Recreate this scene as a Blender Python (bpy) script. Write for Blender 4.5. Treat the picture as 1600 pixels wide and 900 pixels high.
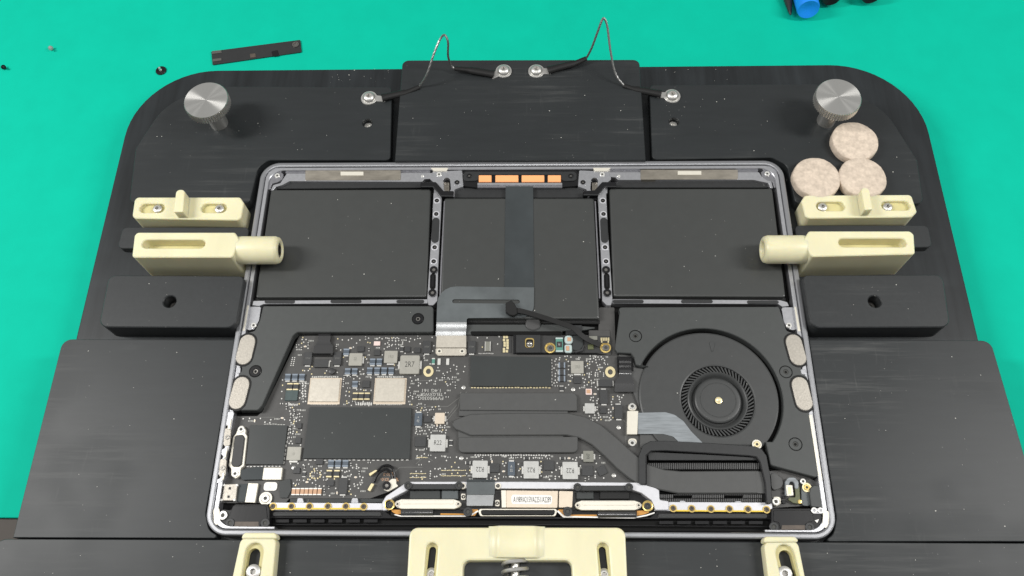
import bpy, bmesh, math, random
from mathutils import Vector, Matrix, Euler
from mathutils.geometry import tessellate_polygon
random.seed(7)
for o in list(bpy.data.objects): bpy.data.objects.remove(o)
SC = bpy.context.scene
COL = SC.collection
S = 0.001                                   # everything below is measured in millimetres

# ------------------------------------------------------------------ camera
CAM = Vector((7.1267, -161.1773, 407.8657))
ROT = Euler((0.4278118, 0.0230070, 0.0094237), 'XYZ')
F = 1287.86
cd = bpy.data.cameras.new('camera'); cam = bpy.data.objects.new('camera', cd); COL.objects.link(cam)
cam.location = CAM * S; cam.rotation_euler = ROT
cd.sensor_width = 36; cd.lens = F * 36 / 1600; cd.clip_start = 0.01; cd.clip_end = 20
SC.camera = cam
# ------------------------------------------------------------------ room light
W = bpy.data.worlds.new('World'); SC.world = W; W.use_nodes = True
nt = W.node_tree; nt.nodes.clear()
out = nt.nodes.new('ShaderNodeOutputWorld'); bg = nt.nodes.new('ShaderNodeBackground')
tc = nt.nodes.new('ShaderNodeTexCoord'); sx = nt.nodes.new('ShaderNodeSeparateXYZ'); rp = nt.nodes.new('ShaderNodeValToRGB')
nt.links.new(tc.outputs['Generated'], sx.inputs[0]); nt.links.new(sx.outputs['Z'], rp.inputs[0])
rp.color_ramp.elements[0].position = 0.0; rp.color_ramp.elements[0].color = (.30, .31, .32, 1)
rp.color_ramp.elements[1].position = 0.75; rp.color_ramp.elements[1].color = (1, 1, .98, 1)
nt.links.new(rp.outputs[0], bg.inputs[0]); bg.inputs[1].default_value = 0.40
nt.links.new(bg.outputs[0], out.inputs[0])
def lamp(x, y, z, w, sx_, sy_, col):
    l = bpy.data.lights.new('overhead_area_lamp', 'AREA'); l.shape = 'RECTANGLE'; l.size = sx_*S; l.size_y = sy_*S
    l.energy = w; l.color = col
    o = bpy.data.objects.new('overhead_area_lamp', l); COL.objects.link(o); o.location = (x*S, y*S, z*S)
    o.rotation_euler = (Vector((0, 30, 0)) - Vector((x, y, z))).to_track_quat('-Z', 'Y').to_euler()
lamp(-780, 60, 760, 8.0, 130, 420, (1, .985, .96))
lamp(760, 40, 760, 6.0, 130, 420, (1, .985, .96))
lamp(0, -130, 830, 1.3, 300, 70, (1, .99, .97))  # added overhead fill for edge highlights and the front walls
SC.view_settings.view_transform = 'Standard'; SC.view_settings.look = 'None'
SC.view_settings.exposure = 0.0; SC.view_settings.gamma = 1
SC.render.engine = 'CYCLES'

# ------------------------------------------------------------------ maths
RM = ROT.to_matrix()
def P(px, py, z=0.0):
    """point of the photograph laid back onto the level z (mm above the laptop rim)"""
    d = RM @ Vector(((px-800)/F, -(py-450)/F, -1)); t = (z-CAM.z)/d.z
    return CAM + d*t
# ------------------------------------------------------------------ materials
MATS = {}
def mat(name, col, rough=.5, metal=0, noise=0.0, nscale=400, bump=0.0, bscale=1500, spec=.5, aniso=0, streak=None,
        scuff=0, sss=0, coat=0, alpha=1, trans=0, speck=0):
    m = bpy.data.materials.new(name); m.use_nodes = True; n = m.node_tree; b = n.nodes['Principled BSDF']; L = n.links.new
    b.inputs['Roughness'].default_value = rough; b.inputs['Metallic'].default_value = metal
    b.inputs['Specular IOR Level'].default_value = spec; b.inputs['Base Color'].default_value = (*col, 1)
    if coat: b.inputs['Coat Weight'].default_value = coat; b.inputs['Coat Roughness'].default_value = .15
    if trans: b.inputs['Transmission Weight'].default_value = trans
    if sss:
        b.inputs['Subsurface Weight'].default_value = sss; b.inputs['Subsurface Radius'].default_value = (.004, .003, .0015)
        b.inputs['Subsurface Scale'].default_value = 1.0
    t = n.nodes.new('ShaderNodeTexCoord'); g = n.nodes.new('ShaderNodeNewGeometry')
    src = g.outputs['Position']
    cur = None
    def nz(scale, detail=4, stretch=None, rgh=.6):
        q = n.nodes.new('ShaderNodeTexNoise'); q.inputs['Scale'].default_value = scale; q.inputs['Detail'].default_value = detail
        q.inputs['Roughness'].default_value = rgh
        if stretch:
            mp = n.nodes.new('ShaderNodeMapping'); mp.inputs['Scale'].default_value = stretch; L(src, mp.inputs[0]); L(mp.outputs[0], q.inputs[0])
        else: L(src, q.inputs[0])
        return q.outputs['Fac']
    def ramp(x, a, b_, lo=0, hi=1):
        r = n.nodes.new('ShaderNodeMapRange'); r.inputs[1].default_value = a; r.inputs[2].default_value = b_
        r.inputs[3].default_value = lo; r.inputs[4].default_value = hi; L(x, r.inputs[0]); return r.outputs[0]
    def math_(op, a, b_):
        r = n.nodes.new('ShaderNodeMath'); r.operation = op
        for i, v in enumerate((a, b_)):
            if isinstance(v, (int, float)): r.inputs[i].default_value = v
            else: L(v, r.inputs[i])
        return r.outputs[0]
    if noise:
        x = ramp(nz(nscale, 5, streak), .3, .7, 1-noise, 1+noise)
        x2 = ramp(nz(18, 3), .3, .7, 1-noise*.6, 1+noise*.6)
        x = math_('MULTIPLY', x, x2)
        hs = n.nodes.new('ShaderNodeHueSaturation'); hs.inputs['Color'].default_value = (*col, 1); L(x, hs.inputs['Value']); cur = hs.outputs[0]
    if scuff:
        # scratches that run left-right and rubbed patches on the anodised plates
        s1 = ramp(nz(260, 6, (.05, 1, 1), .7), .52, .74)
        s2 = ramp(nz(9, 3), .47, .66)
        s3 = ramp(nz(420, 4, (1, .12, 1)), .62, .8, 0, .5)
        w = math_('MULTIPLY', math_('ADD', s1, s3), s2)
        w = math_('MULTIPLY', w, scuff)
        sp = n.nodes.new('ShaderNodeTexVoronoi'); sp.inputs['Scale'].default_value = 260; L(src, sp.inputs['Vector'])
        dots = ramp(sp.outputs['Distance'], .05, .09, 1, 0); dots = math_('MULTIPLY', dots, ramp(nz(120, 2), .58, .62))
        w = math_('MAXIMUM', w, math_('MULTIPLY', dots, .35))
        mx = n.nodes.new('ShaderNodeMix'); mx.data_type = 'RGBA'; L(w, mx.inputs[0])
        if cur is not None: L(cur, mx.inputs[6])
        else: mx.inputs[6].default_value = (*col, 1)
        mx.inputs[7].default_value = (.26, .26, .25, 1); cur = mx.outputs[2]
        L(ramp(s2, 0, 1, rough, rough+.1), b.inputs['Roughness'])
    if speck:
        sp = n.nodes.new('ShaderNodeTexVoronoi'); sp.inputs['Scale'].default_value = 220; L(src, sp.inputs['Vector'])
        dots = ramp(sp.outputs['Distance'], .05, .08, 1, 0); dots = math_('MULTIPLY', dots, ramp(nz(90, 2), .60, .63))
        mx = n.nodes.new('ShaderNodeMix'); mx.data_type = 'RGBA'; L(math_('MULTIPLY', dots, speck), mx.inputs[0])
        if cur is not None: L(cur, mx.inputs[6])
        else: mx.inputs[6].default_value = (*col, 1)
        mx.inputs[7].default_value = (.6, .6, .56, 1); cur = mx.outputs[2]
    if cur is not None: L(cur, b.inputs['Base Color'])
    if bump:
        bp = n.nodes.new('ShaderNodeBump'); bp.inputs['Strength'].default_value = bump; bp.inputs['Distance'].default_value = .0002
        L(nz(bscale, 4, streak), bp.inputs['Height']); L(bp.outputs[0], b.inputs['Normal'])
    if aniso:
        tg = n.nodes.new('ShaderNodeTangent'); tg.direction_type = 'RADIAL'; tg.axis = 'Z'; L(tg.outputs[0], b.inputs['Tangent'])
        b.inputs['Anisotropic'].default_value = aniso
    MATS[name] = m; return m
M = MATS
mat('mat_green', (.0, .465, .320), .75, noise=.03, nscale=60, bump=.05, bscale=900, spec=.12)
mat('table_dark', (.03, .02, .012), .6)
mat('anodised', (.021, .024, .0255), .45, noise=.07, nscale=300, scuff=.27, bump=.05, bscale=700, streak=(.15, 1, 1), spec=.36)
mat('anodised_milled', (.016, .019, .021), .42, noise=.33, nscale=160, streak=(1, .08, 1), bump=.25, bscale=160, spec=.36)
mat('anodised_block', (.026, .0285, .030), .45, noise=.08, nscale=500, scuff=.08, bump=.05, bscale=1500, spec=.36)
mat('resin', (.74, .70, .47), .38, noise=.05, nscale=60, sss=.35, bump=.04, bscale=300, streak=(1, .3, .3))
mat('resin_slot_shade', (.62, .56, .28), .42, noise=.05, nscale=80, sss=.2)  # same resin with the shade of the slots put into its colour
mat('steel', (.68, .67, .64), .40, .88, noise=.05, nscale=500)
mat('steel_turned', (.82, .81, .78), .24, 1, aniso=.95)
mat('steel_dark', (.30, .29, .27), .35, 1)
mat('felt', (.62, .525, .43), .95, noise=.18, nscale=380, bump=1.0, bscale=600, spec=.1)
mat('space_grey', (.33, .335, .35), .38, .75, bump=.05, bscale=3000)
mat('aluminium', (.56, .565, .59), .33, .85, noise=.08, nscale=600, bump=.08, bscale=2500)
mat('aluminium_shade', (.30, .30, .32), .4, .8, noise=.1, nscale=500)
mat('tray_black', (.003, .003, .003), .6, spec=.2)
mat('battery', (.044, .0465, .045), .36, noise=.04, nscale=150, bump=.06, bscale=120, speck=.5, spec=.6)
mat('battery_edge', (.012, .012, .012), .25)
mat('speaker', (.052, .056, .055), .50, noise=.05, nscale=300, bump=.04, speck=.4)
mat('fan', (.048, .050, .050), .42, noise=.05, nscale=300, speck=.25)
mat('plastic_black', (.007, .007, .008), .32, spec=.4)
mat('plastic_soft', (.024, .025, .026), .42, noise=.1)
mat('box_cover', (.016, .016, .017), .25, bump=.15, bscale=80, streak=(1, .2, 1))
mat('hinge_black', (.008, .008, .009), .3, spec=.35)
mat('rubber', (.010, .010, .010), .55, spec=.35)
mat('pcb', (.060, .059, .057), .50, noise=.10, nscale=350, bump=.15, bscale=700)
mat('pcb_dark', (.030, .030, .030), .5, noise=.15, nscale=300)
mat('insulator', (.036, .040, .040), .33, noise=.05, nscale=90, bump=.05, bscale=100, speck=.3)
mat('graphite', (.068, .069, .068), .48, noise=.05, nscale=300, bump=.05, speck=.25)
mat('chip_black', (.040, .041, .042), .45, noise=.12, nscale=900)
mat('chip_blue', (.075, .095, .12), .4, noise=.1, nscale=900)
mat('cap_blue_light', (.22, .26, .31), .4)
mat('chip_green', (.06, .085, .085), .35, noise=.15)
mat('inductor', (.36, .35, .31), .5, .25, noise=.07, nscale=500, bump=.1)
mat('inductor_silver', (.52, .52, .50), .4, .4, noise=.07, nscale=300, bump=.1)
mat('inductor_dark', (.22, .22, .19), .5, .2, noise=.08)
mat('shield_can', (.72, .67, .58), .34, .6, noise=.08, nscale=700, bump=.15, bscale=900)
mat('cream_metal', (.80, .76, .66), .35, .35, noise=.03)
mat('solder', (.85, .84, .80), .25, .5)
mat('silkscreen', (.48, .48, .45), .6)
mat('silk_faint', (.15, .15, .14), .6)
mat('text_dark', (.05, .05, .045), .6)
mat('gold', (.80, .60, .22), .28, .8)
mat('gold_pale', (.85, .74, .45), .35, .5)
mat('yellow_film', (.78, .56, .06), .4, .2)
mat('copper_cap', (.55, .33, .20), .45)
mat('orange_foam', (.93, .42, .17), .6, noise=.03)
mat('orange_flex', (.55, .26, .05), .35)
mat('magnet', (.44, .41, .36), .42, .55, noise=.12, nscale=900, bump=.25, bscale=1500)
mat('magnet_strip', (.36, .33, .28), .38, .7, noise=.2, nscale=350, streak=(.4, 1, 1))
mat('flex_dark', (.042, .049, .052), .22, noise=.15, nscale=40, bump=.12, bscale=60)
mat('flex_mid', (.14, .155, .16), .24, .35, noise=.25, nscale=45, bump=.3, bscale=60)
mat('flex_silver_sheen', (.38, .39, .395), .30, .6, noise=.2, nscale=60, bump=.3, bscale=70)  # on the trackpad cable end, reflected light is painted in as silver
mat('flex_grey', (.23, .25, .265), .35, noise=.22, nscale=900, streak=(.1, 1, 1), coat=.3)
mat('film_black', (.03, .03, .031), .14, bump=.3, bscale=90, spec=.9, coat=1)
mat('aluminium_bright', (.66, .66, .69), .4, .45, noise=.04)
mat('fin', (.10, .10, .10), .4, .5)
mat('label_white', (.88, .86, .82), .5)
mat('label_gold', (.72, .62, .50), .4, .5, noise=.04)
mat('blue_plastic', (.015, .27, .95), .35)
mat('glass_clear', (.62, .74, .72), .12, trans=.25, coat=.6)
mat('green_part', (.10, .26, .21), .3, coat=.3)
mat('olive', (.10, .11, .05), .35, coat=.4, noise=.2)
mat('brown_slot', (.09, .07, .055), .5, noise=.2)
mat('red_led', (.75, .60, .56), .4)
mat('wire_steel', (.24, .24, .235), .38, .7, noise=.15, nscale=1500)
mat('wire_dark', (.07, .07, .07), .4, .3, noise=.3, nscale=1500)
mat('dust', (.75, .74, .68), .9)

# ------------------------------------------------------------------ object helpers
ORG = {}                                    # world origin of every object, mm
def link(o, org, parent):
    COL.objects.link(o); ORG[o.name] = Vector(org)
    if parent is not None:
        o.parent = parent; o.location = (Vector(org) - ORG[parent.name]) * S
    else: o.location = Vector(org) * S
    return o
def thing(name, label, cat, org, group=None):
    o = bpy.data.objects.new(name, None); o.empty_display_size = .01; link(o, org, None)
    o['label'] = label; o['category'] = cat
    if group: o['group'] = group
    return o
def tag(o, label, cat, group=None):
    o['label'] = label; o['category'] = cat
    if group: o['group'] = group
    return o
def finish(me, smooth=True, ang=35):
    if smooth:
        fl = [p.use_smooth for p in me.polygons] if smooth == 'keep' else None
        me.shade_smooth(); me.set_sharp_from_angle(angle=math.radians(ang))
        if fl: me.polygons.foreach_set('use_smooth', fl)
    return me
def obj(name, me, org, parent): return link(bpy.data.objects.new(name, me), org, parent)

def roundpoly(pts, r, n=5):
    """round the corners of a polygon (mm); r number or list"""
    N = len(pts); res = []
    for i in range(N):
        a, b, c = Vector(pts[i-1][:2]), Vector(pts[i][:2]), Vector(pts[(i+1) % N][:2])
        ri = r[i] if isinstance(r, (list, tuple)) else r
        u = a-b; v = c-b; lu, lv = u.length, v.length
        if ri <= 0 or lu < 1e-6 or lv < 1e-6: res.append(b); continue
        u /= lu; v /= lv; ang = u.angle(v)
        if ang > math.pi-.02: res.append(b); continue
        d = min(ri/math.tan(ang/2), lu*.48, lv*.48); rr = d*math.tan(ang/2)
        cen = b + (u+v).normalized()*(rr/math.sin(ang/2))
        p0 = b+u*d-cen; p1 = b+v*d-cen
        a0 = math.atan2(p0.y, p0.x); da = math.atan2(p1.y, p1.x)-a0
        while da > math.pi: da -= 2*math.pi
        while da < -math.pi: da += 2*math.pi
        for k in range(n+1):
            t = a0+da*k/n; res.append(cen+Vector((math.cos(t), math.sin(t)))*rr)
    return res
def area(p): return sum(p[i-1].x*p[i].y-p[i].x*p[i-1].y for i in range(len(p)))/2
def clean(p):
    q = []
    for v in p:
        v = Vector(v[:2])
        if not q or (v-q[-1]).length > 1e-4: q.append(v)
    if (q[0]-q[-1]).length < 1e-4: q.pop()
    return q
def inset(p, d):
    """move every edge of a ccw loop inwards by d"""
    N = len(p); r = []
    for i in range(N):
        a, b, c = p[i-1], p[i], p[(i+1) % N]
        e1 = (b-a).normalized(); e2 = (c-b).normalized()
        n1 = Vector((-e1.y, e1.x)); n2 = Vector((-e2.y, e2.x)); m = n1+n2
        if m.length < 1e-3: r.append(b+n1*d); continue
        m.normalize(); k = d/max(.35, m.dot(n1)); r.append(b+m*k)
    return r
def add_slab(bm, outer, z0, z1, bev, holes=(), mi=0, bottom=False):
    loops = []
    o = clean(outer)
    if area(o) < 0: o.reverse()
    loops.append(o)
    for h in holes:
        h = clean(h)
        if area(h) > 0: h.reverse()
        loops.append(h)
    tops = []
    for lp in loops:
        N = len(lp); ring = []
        prof = [(0, z0), (0, z1-bev), (bev, z1)] if bev > 0 else [(0, z0), (0, z1)]
        if bev > .5: prof = [(0, z0), (0, z1-bev), (bev*.3, z1-bev*.3), (bev, z1)]
        for d, z in prof:
            pp = inset(lp, d) if d else lp
            ring.append([bm.verts.new((v.x*S, v.y*S, z*S)) for v in pp])
        for a, b in zip(ring, ring[1:]):
            for i in range(N):
                f = bm.faces.new((a[i-1], a[i], b[i], b[i-1])); f.material_index = mi; f.smooth = True
        tops.append((ring[0], ring[-1]))
    for k in ((1, 0) if bottom else (1,)):
        flat = [v for t in tops for v in t[k]]
        tris = tessellate_polygon([[v.co/S for v in t[k]] for t in tops])
        for t in tris:
            try: f = bm.faces.new([flat[i] for i in t])
            except ValueError: continue
            f.material_index = mi
            f.normal_update()
            if (f.normal.z < 0) == (k == 1): f.normal_flip()
def bm_mesh(bm, name, mats, smooth=True, ang=35):
    if smooth and any(f.smooth for f in bm.faces): smooth = 'keep'
    me = bpy.data.meshes.new(name); bm.to_mesh(me); bm.free()
    for m in (mats if isinstance(mats, (list, tuple)) else [mats]): me.materials.append(M[m])
    return finish(me, smooth, ang)
def circ(c, r, n=28, ry=None):
    ry = ry or r
    return [Vector((c[0]+r*math.cos(2*math.pi*i/n), c[1]+ry*math.sin(2*math.pi*i/n))) for i in range(n)]
def pxpoly(pts, z): return [P(x, y, z).xy for x, y in pts]
def pill(x0, y0, x1, y1, r, z=None):
    """pill outline between two pixel points (z given) with a radius in mm"""
    a = P(x0, y0, z).xy; b = P(x1, y1, z).xy; d = (b-a).normalized(); t = math.atan2(d.y, d.x); res = []
    for k in range(9): res.append(b+r*Vector((math.cos(t-math.pi/2+math.pi*k/8), math.sin(t-math.pi/2+math.pi*k/8))))
    for k in range(9): res.append(a+r*Vector((math.cos(t+math.pi/2+math.pi*k/8), math.sin(t+math.pi/2+math.pi*k/8))))
    return res
def slabmm(name, outer, z, h, m, parent, bev=.15, holes=(), bottom=False):
    outer = clean(outer)
    c = sum((Vector(v) for v in outer), Vector((0, 0)))/len(outer); org = Vector((c.x, c.y, z-h))
    bm = bmesh.new()
    add_slab(bm, [v-c for v in outer], 0, h, bev, [[Vector(v[:2])-c for v in hh] for hh in holes], 0, bottom)
    return obj(name, bm_mesh(bm, name, m), org, parent)
def slab(name, pts, z, h, m, parent, r=.5, bev=.12, holes=(), n=5):
    """pts in photograph pixels on level z; holes already in mm"""
    return slabmm(name, roundpoly(pxpoly(pts, z), r, n), z, h, m, parent, bev, holes)
RECTS = []
CACHE = {}
def box(name, cx, cy, w, h, z, ht, m, parent, rot=0, r=.15, bev=.08, text=None, tsize=1.5, trot=0, tmat='text_dark', base=None, ends=None, pads=None, squash=1):
    """a box whose top shows centred on a pixel; w, h in pixels; z = top level"""
    c = P(cx, cy, z); wm = (P(cx+w/2, cy, z)-P(cx-w/2, cy, z)).length; hm = (P(cx, cy+h/2, z)-P(cx, cy-h/2, z)).length
    RECTS.append((cx, cy, w/2+1.5, h/2+1.5))
    wm = round(wm*5)/5 or .2; hm = round(hm*5)/5 or .2
    key = (name, wm, hm, ht, m, r, bev, text, trot, ends, pads)
    if key not in CACHE:
        bm = bmesh.new()
        q = [(-wm/2, -hm/2), (wm/2, -hm/2), (wm/2, hm/2), (-wm/2, hm/2)]
        mats = [m]
        add_slab(bm, roundpoly(q, r, 2), 0, ht, bev)
        if ends:                                   # metal terminations at both ends
            mats.append(ends[0]); e = ends[1]
            for s in (-1, 1):
                if ends[2] == 'y': q = [(-wm/2-.03, s*hm/2+.04*s), (wm/2+.03, s*hm/2+.04*s), (wm/2+.03, s*(hm/2-e)), (-wm/2-.03, s*(hm/2-e))]
                else: q = [(s*wm/2+.04*s, -hm/2-.03), (s*wm/2+.04*s, hm/2+.03), (s*(wm/2-e), hm/2+.03), (s*(wm/2-e), -hm/2-.03)]
                add_slab(bm, [Vector(v) for v in q], 0, ht+.05, .05, mi=1)
        if pads:                                   # solder tabs that stick out beside the body
            k = len(mats); mats.append('solder')
            for s in pads[0]:
                dx, dy = {'l': (-1, 0), 'r': (1, 0), 't': (0, 1), 'b': (0, -1)}[s]; e = pads[1]; g = pads[2]
                if dx: q = [(dx*wm/2, -hm*g), (dx*(wm/2+e), -hm*g), (dx*(wm/2+e), hm*g), (dx*wm/2, hm*g)]
                else: q = [(-wm*g, dy*hm/2), (-wm*g, dy*(hm/2+e)), (wm*g, dy*(hm/2+e)), (wm*g, dy*hm/2)]
                add_slab(bm, [Vector(v) for v in q], 0, ht*.45, .05, mi=k)
        if text:
            k = len(mats); mats.append(tmat)
            add_text(bm, text, tsize, trot, (0, 0, ht+.02), k, .72)
        CACHE[key] = bm_mesh(bm, name, mats)
    o = obj(name, CACHE[key], (c.x, c.y, z-ht), parent)
    o.rotation_euler = (0, 0, math.radians(rot)); return o
def add_text(bm, text, size, rot, loc, mi, sx=1.0):
    cu = bpy.data.curves.new('t', 'FONT'); cu.body = text; cu.size = size*S; cu.align_x = 'CENTER'; cu.align_y = 'CENTER'; cu.resolution_u = 2
    cu.extrude = .005*S
    to = bpy.data.objects.new('t', cu); me = bpy.data.meshes.new_from_object(to)
    me.transform(Matrix.Translation(Vector(loc)*S) @ Matrix.Rotation(math.radians(rot), 4, 'Z') @ Matrix.Diagonal((sx, 1, 1, 1)))
    n0 = len(bm.faces); bm.from_mesh(me); bm.faces.ensure_lookup_table()
    for i in range(n0, len(bm.faces)): bm.faces[i].material_index = mi
    bpy.data.objects.remove(to); bpy.data.curves.remove(cu); bpy.data.meshes.remove(me)
def text(name, s, cx, cy, z, size, rot, m, parent, sx=1.0):
    bm = bmesh.new(); add_text(bm, s, size, rot, (0, 0, 0), 0, sx); c = P(cx, cy, z)
    return obj(name, bm_mesh(bm, name, m, False), c, parent)
def add_lathe(bm, prof, n=28, mi=0, axis='Z', c=(0, 0, 0), cap=True, mis=None):
    c = Vector(c); rings = []
    def T(r, a, h):
        x, y = r*math.cos(a), r*math.sin(a)
        v = Vector((x, y, h)) if axis == 'Z' else Vector((h, x, y)) if axis == 'X' else Vector((y, h, x))
        return (c+v)*S
    for r, h in prof:
        rings.append([bm.verts.new(T(r, 2*math.pi*i/n, h)) for i in range(n)] if r > 1e-6 else [bm.verts.new(T(0, 0, h))])
    for j, (a, b) in enumerate(zip(rings, rings[1:])):
        for i in range(n):
            if len(a) == 1 and len(b) == 1: continue
            if len(a) == 1: f = bm.faces.new((a[0], b[i], b[i-1]))
            elif len(b) == 1: f = bm.faces.new((a[i-1], a[i], b[0]))
            else: f = bm.faces.new((a[i-1], a[i], b[i], b[i-1]))
            f.material_index = mis[j] if mis else mi
def lathe(name, prof, c, m, parent, n=28, axis='Z', mis=None, key=None, ang=35):
    if key and key in CACHE: me = CACHE[key]
    else:
        bm = bmesh.new(); add_lathe(bm, prof, n, axis=axis, mis=mis); bmesh.ops.recalc_face_normals(bm, faces=bm.faces)
        me = bm_mesh(bm, name, m, ang=ang)
        if key: CACHE[key] = me
    return obj(name, me, c, parent)
def screw(cx, cy, r, z, m, parent, ht=.6, name='screw', ring=None):
    """screw head seen from above with a recessed star; optional bright washer ring"""
    key = ('screw', r, m, ht, ring)
    if ring:
        prof = [(r*1.6, 0), (r*1.6, ht*.5), (r*1.15, ht*.5), (r*1.05, ht*.3), (r, ht*.3), (r, ht-.1), (r-.12, ht), (r*.48, ht), (r*.4, ht-.35), (0, ht-.4)]
        mis = [1, 1, 1, 1, 0, 0, 0, 0, 2]
    else:
        prof = [(r, 0), (r, ht-.12), (r-.15, ht), (r*.48, ht), (r*.4, ht-.35), (0, ht-.4)]; mis = [0, 0, 0, 0, 2]
    c = P(cx, cy, z); RECTS.append((cx, cy, r*3+2, r*3+2))
    return lathe(name, prof, (c.x, c.y, z-ht), [m, ring or m, 'text_dark' if m != 'plastic_black' else 'steel_dark'], parent, 18, mis=mis, key=key)
def smooth_path(pts, n=6):
    pts = [Vector(p) for p in pts]; res = []
    for i in range(len(pts)-1):
        p0 = pts[max(0, i-1)]; p1 = pts[i]; p2 = pts[i+1]; p3 = pts[min(len(pts)-1, i+2)]
        for k in range(n):
            t = k/n
            res.append(.5*((2*p1)+(p2-p0)*t+(2*p0-5*p1+4*p2-p3)*t*t+(3*p1-p0-3*p2+p3)*t**3))
    res.append(pts[-1]); return res
def add_tube(bm, pts, rad, n=10, mi=0, flat=1.0):
    N = len(pts); up = Vector((0, 0, 1)); rings = []
    for i, p in enumerate(pts):
        d = (pts[min(N-1, i+1)]-pts[max(0, i-1)]).normalized()
        s = d.cross(up); s = s.normalized() if s.length > 1e-3 else Vector((1, 0, 0)); u = s.cross(d).normalized()
        r = rad[i] if isinstance(rad, list) else rad
        rings.append([bm.verts.new((p+(s*math.cos(2*math.pi*k/n)+u*flat*math.sin(2*math.pi*k/n))*r)*S) for k in range(n)])
    for a, b in zip(rings, rings[1:]):
        for k in range(n): f = bm.faces.new((a[k-1], a[k], b[k], b[k-1])); f.material_index = mi
    for rg in (rings[0], rings[-1]):
        f = bm.faces.new(rg); f.material_index = mi
def tube(name, pts, rad, m, parent, n=10, flat=1.0):
    org = pts[0]; bm = bmesh.new(); add_tube(bm, [p-org for p in pts], rad, n, 0, flat); bmesh.ops.recalc_face_normals(bm, faces=bm.faces)
    return obj(name, bm_mesh(bm, name, m), org, parent)
def ribbon(name, pts, wid, m, parent, th=.2, side=None):
    """flat cable; pts = world points of the centre line"""
    pts = [Vector(p) for p in pts]; org = pts[0]; bm = bmesh.new(); rows = []
    N = len(pts)
    for i, p in enumerate(pts):
        d = (pts[min(N-1, i+1)]-pts[max(0, i-1)]); d.z = 0; d.normalize()
        s = Vector(side) if side else Vector((d.y, -d.x, 0)); w = (wid[i] if isinstance(wid, list) else wid)/2; q = p-org
        rows.append([bm.verts.new((q+s*w*k+Vector((0, 0, t)))*S) for k, t in ((-1, 0), (1, 0), (1, -th), (-1, -th))])
    for a, b in zip(rows, rows[1:]):
        for k in range(4): bm.faces.new((a[k-1], a[k], b[k], b[k-1]))
    bm.faces.new(rows[0]); bm.faces.new(rows[-1]); bmesh.ops.recalc_face_normals(bm, faces=bm.faces)
    return obj(name, bm_mesh(bm, name, m, ang=50), org, parent)

# ================================================================== SETTING
ZM = -27.0
def setting(name, pts, z, h, m, bev):
    o = slabmm(name, pts, z, h, m, None, bev); o['kind'] = 'structure'; o['label'] = name.replace('_', ' '); return o
e0 = P(0, 806, ZM).y
setting('work_mat', roundpoly([(-700, e0), (700, e0-3), (700, 700), (-700, 700)], 6), ZM, 2.5, 'mat_green', .4)
setting('table', [Vector(v) for v in ((-900, -500), (900, -500), (900, 800), (-900, 800))], ZM-2.6, 20, 'table_dark', .5)

# ================================================================== JIG
ZB, ZP = -9.0, -1.0
jig = thing('repair_jig', 'large black anodised metal repair jig holding the open laptop on the green mat', 'repair jig', (0, 0, ZM))
def symm(pts): return pts
base = slab('base_plate', [(118, 532), (219, 111), (1426, 100), (1529, 532), (1620, 900), (1600, 1080), (10, 1080), (30, 900)],
     ZB, 18, 'anodised_milled', jig, r=[0, 50, 52, 0, 0, 20, 20, 0], bev=.6, n=14)
def hole(cx, cy, z, r): return circ(P(cx, cy, z).xy, r, 24)
def plate(name, pts, z, m='anodised', r=3, holes=(), bev=.35, h=None, n=6):
    hs = [hole(x, y, z, rr) for x, y, rr in holes]
    o = slabmm(name, roundpoly(pxpoly(pts, z), r, n), z, h or (z-ZB-.02), m, jig, bev, hs)
    for x, y, rr in holes:            # socket screw sunk at the bottom of each hole
        c = P(x, y, z)
        lathe('sunk_screw', [(rr-.15, 0), (rr-.15, .8), (rr*.75, 1.3), (rr*.4, 1.3), (rr*.35, .5), (0, .5)], (c.x, c.y, z-4.5 if z < 3 else z-8.5), 'steel_dark' if z > 3 else 'steel', o, 18)
    return o
plate('corner_plate', [(202, 317), (212, 232), (262, 155), (354, 135), (612, 136), (610, 250), (418, 250), (403, 262), (389, 317)], ZP,
      r=[4, 8, 50, 30, 3, 3, 6, 6, 3], holes=[(574, 192, 3.0)], n=9)
plate('corner_plate', [(1443, 318), (1433, 250), (1376, 160), (1280, 131), (1015, 133), (1019, 249), (1207, 246), (1230, 258), (1243, 317)], ZP,
      r=[4, 8, 50, 30, 3, 3, 6, 6, 3], holes=[(1053, 190, 3.0)], n=9)
plate('cross_block', [(629, 94), (999, 93), (1009, 250), (617, 251)], ZP+3, r=[4, 4, 0, 0], m='anodised')
plate('support_strip', [(192, 355), (390, 355), (384, 388), (183, 388)], ZP-3, r=[3, 3, 1, 3], m='anodised_block')
plate('support_strip', [(1241, 352), (1450, 352), (1457, 386), (1247, 390)], ZP-3, r=[3, 3, 3, 1], m='anodised_block')
plate('side_block', [(170, 430), (382, 431), (368, 512), (154, 511)], 5, r=[4, 3, 5, 5], m='anodised_block', holes=[(265, 471, 3.4)], bev=.5)
plate('side_block', [(1253, 430), (1473, 429), (1485, 511), (1268, 512)], 5, r=[3, 4, 5, 5], m='anodised_block', holes=[(1367, 471, 3.4)], bev=.5)
plate('wing_plate', [(98, 530), (367, 531), (321, 802), (326, 828), (346, 841), (20, 840)], ZP-.5, r=[5, 0, 6, 6, 3, 0], bev=.3)
plate('wing_plate', [(1548, 532), (1264, 531), (1307, 808), (1303, 835), (1287, 846), (1640, 846)], ZP-.5, r=[5, 0, 6, 6, 3, 0], bev=.3)
plate('front_plate', [(-6, 842), (800, 845), (1660, 849), (1700, 1060), (-80, 1060)], ZP-.5, r=[6, 0, 6, 2, 2], bev=.3)
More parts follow.
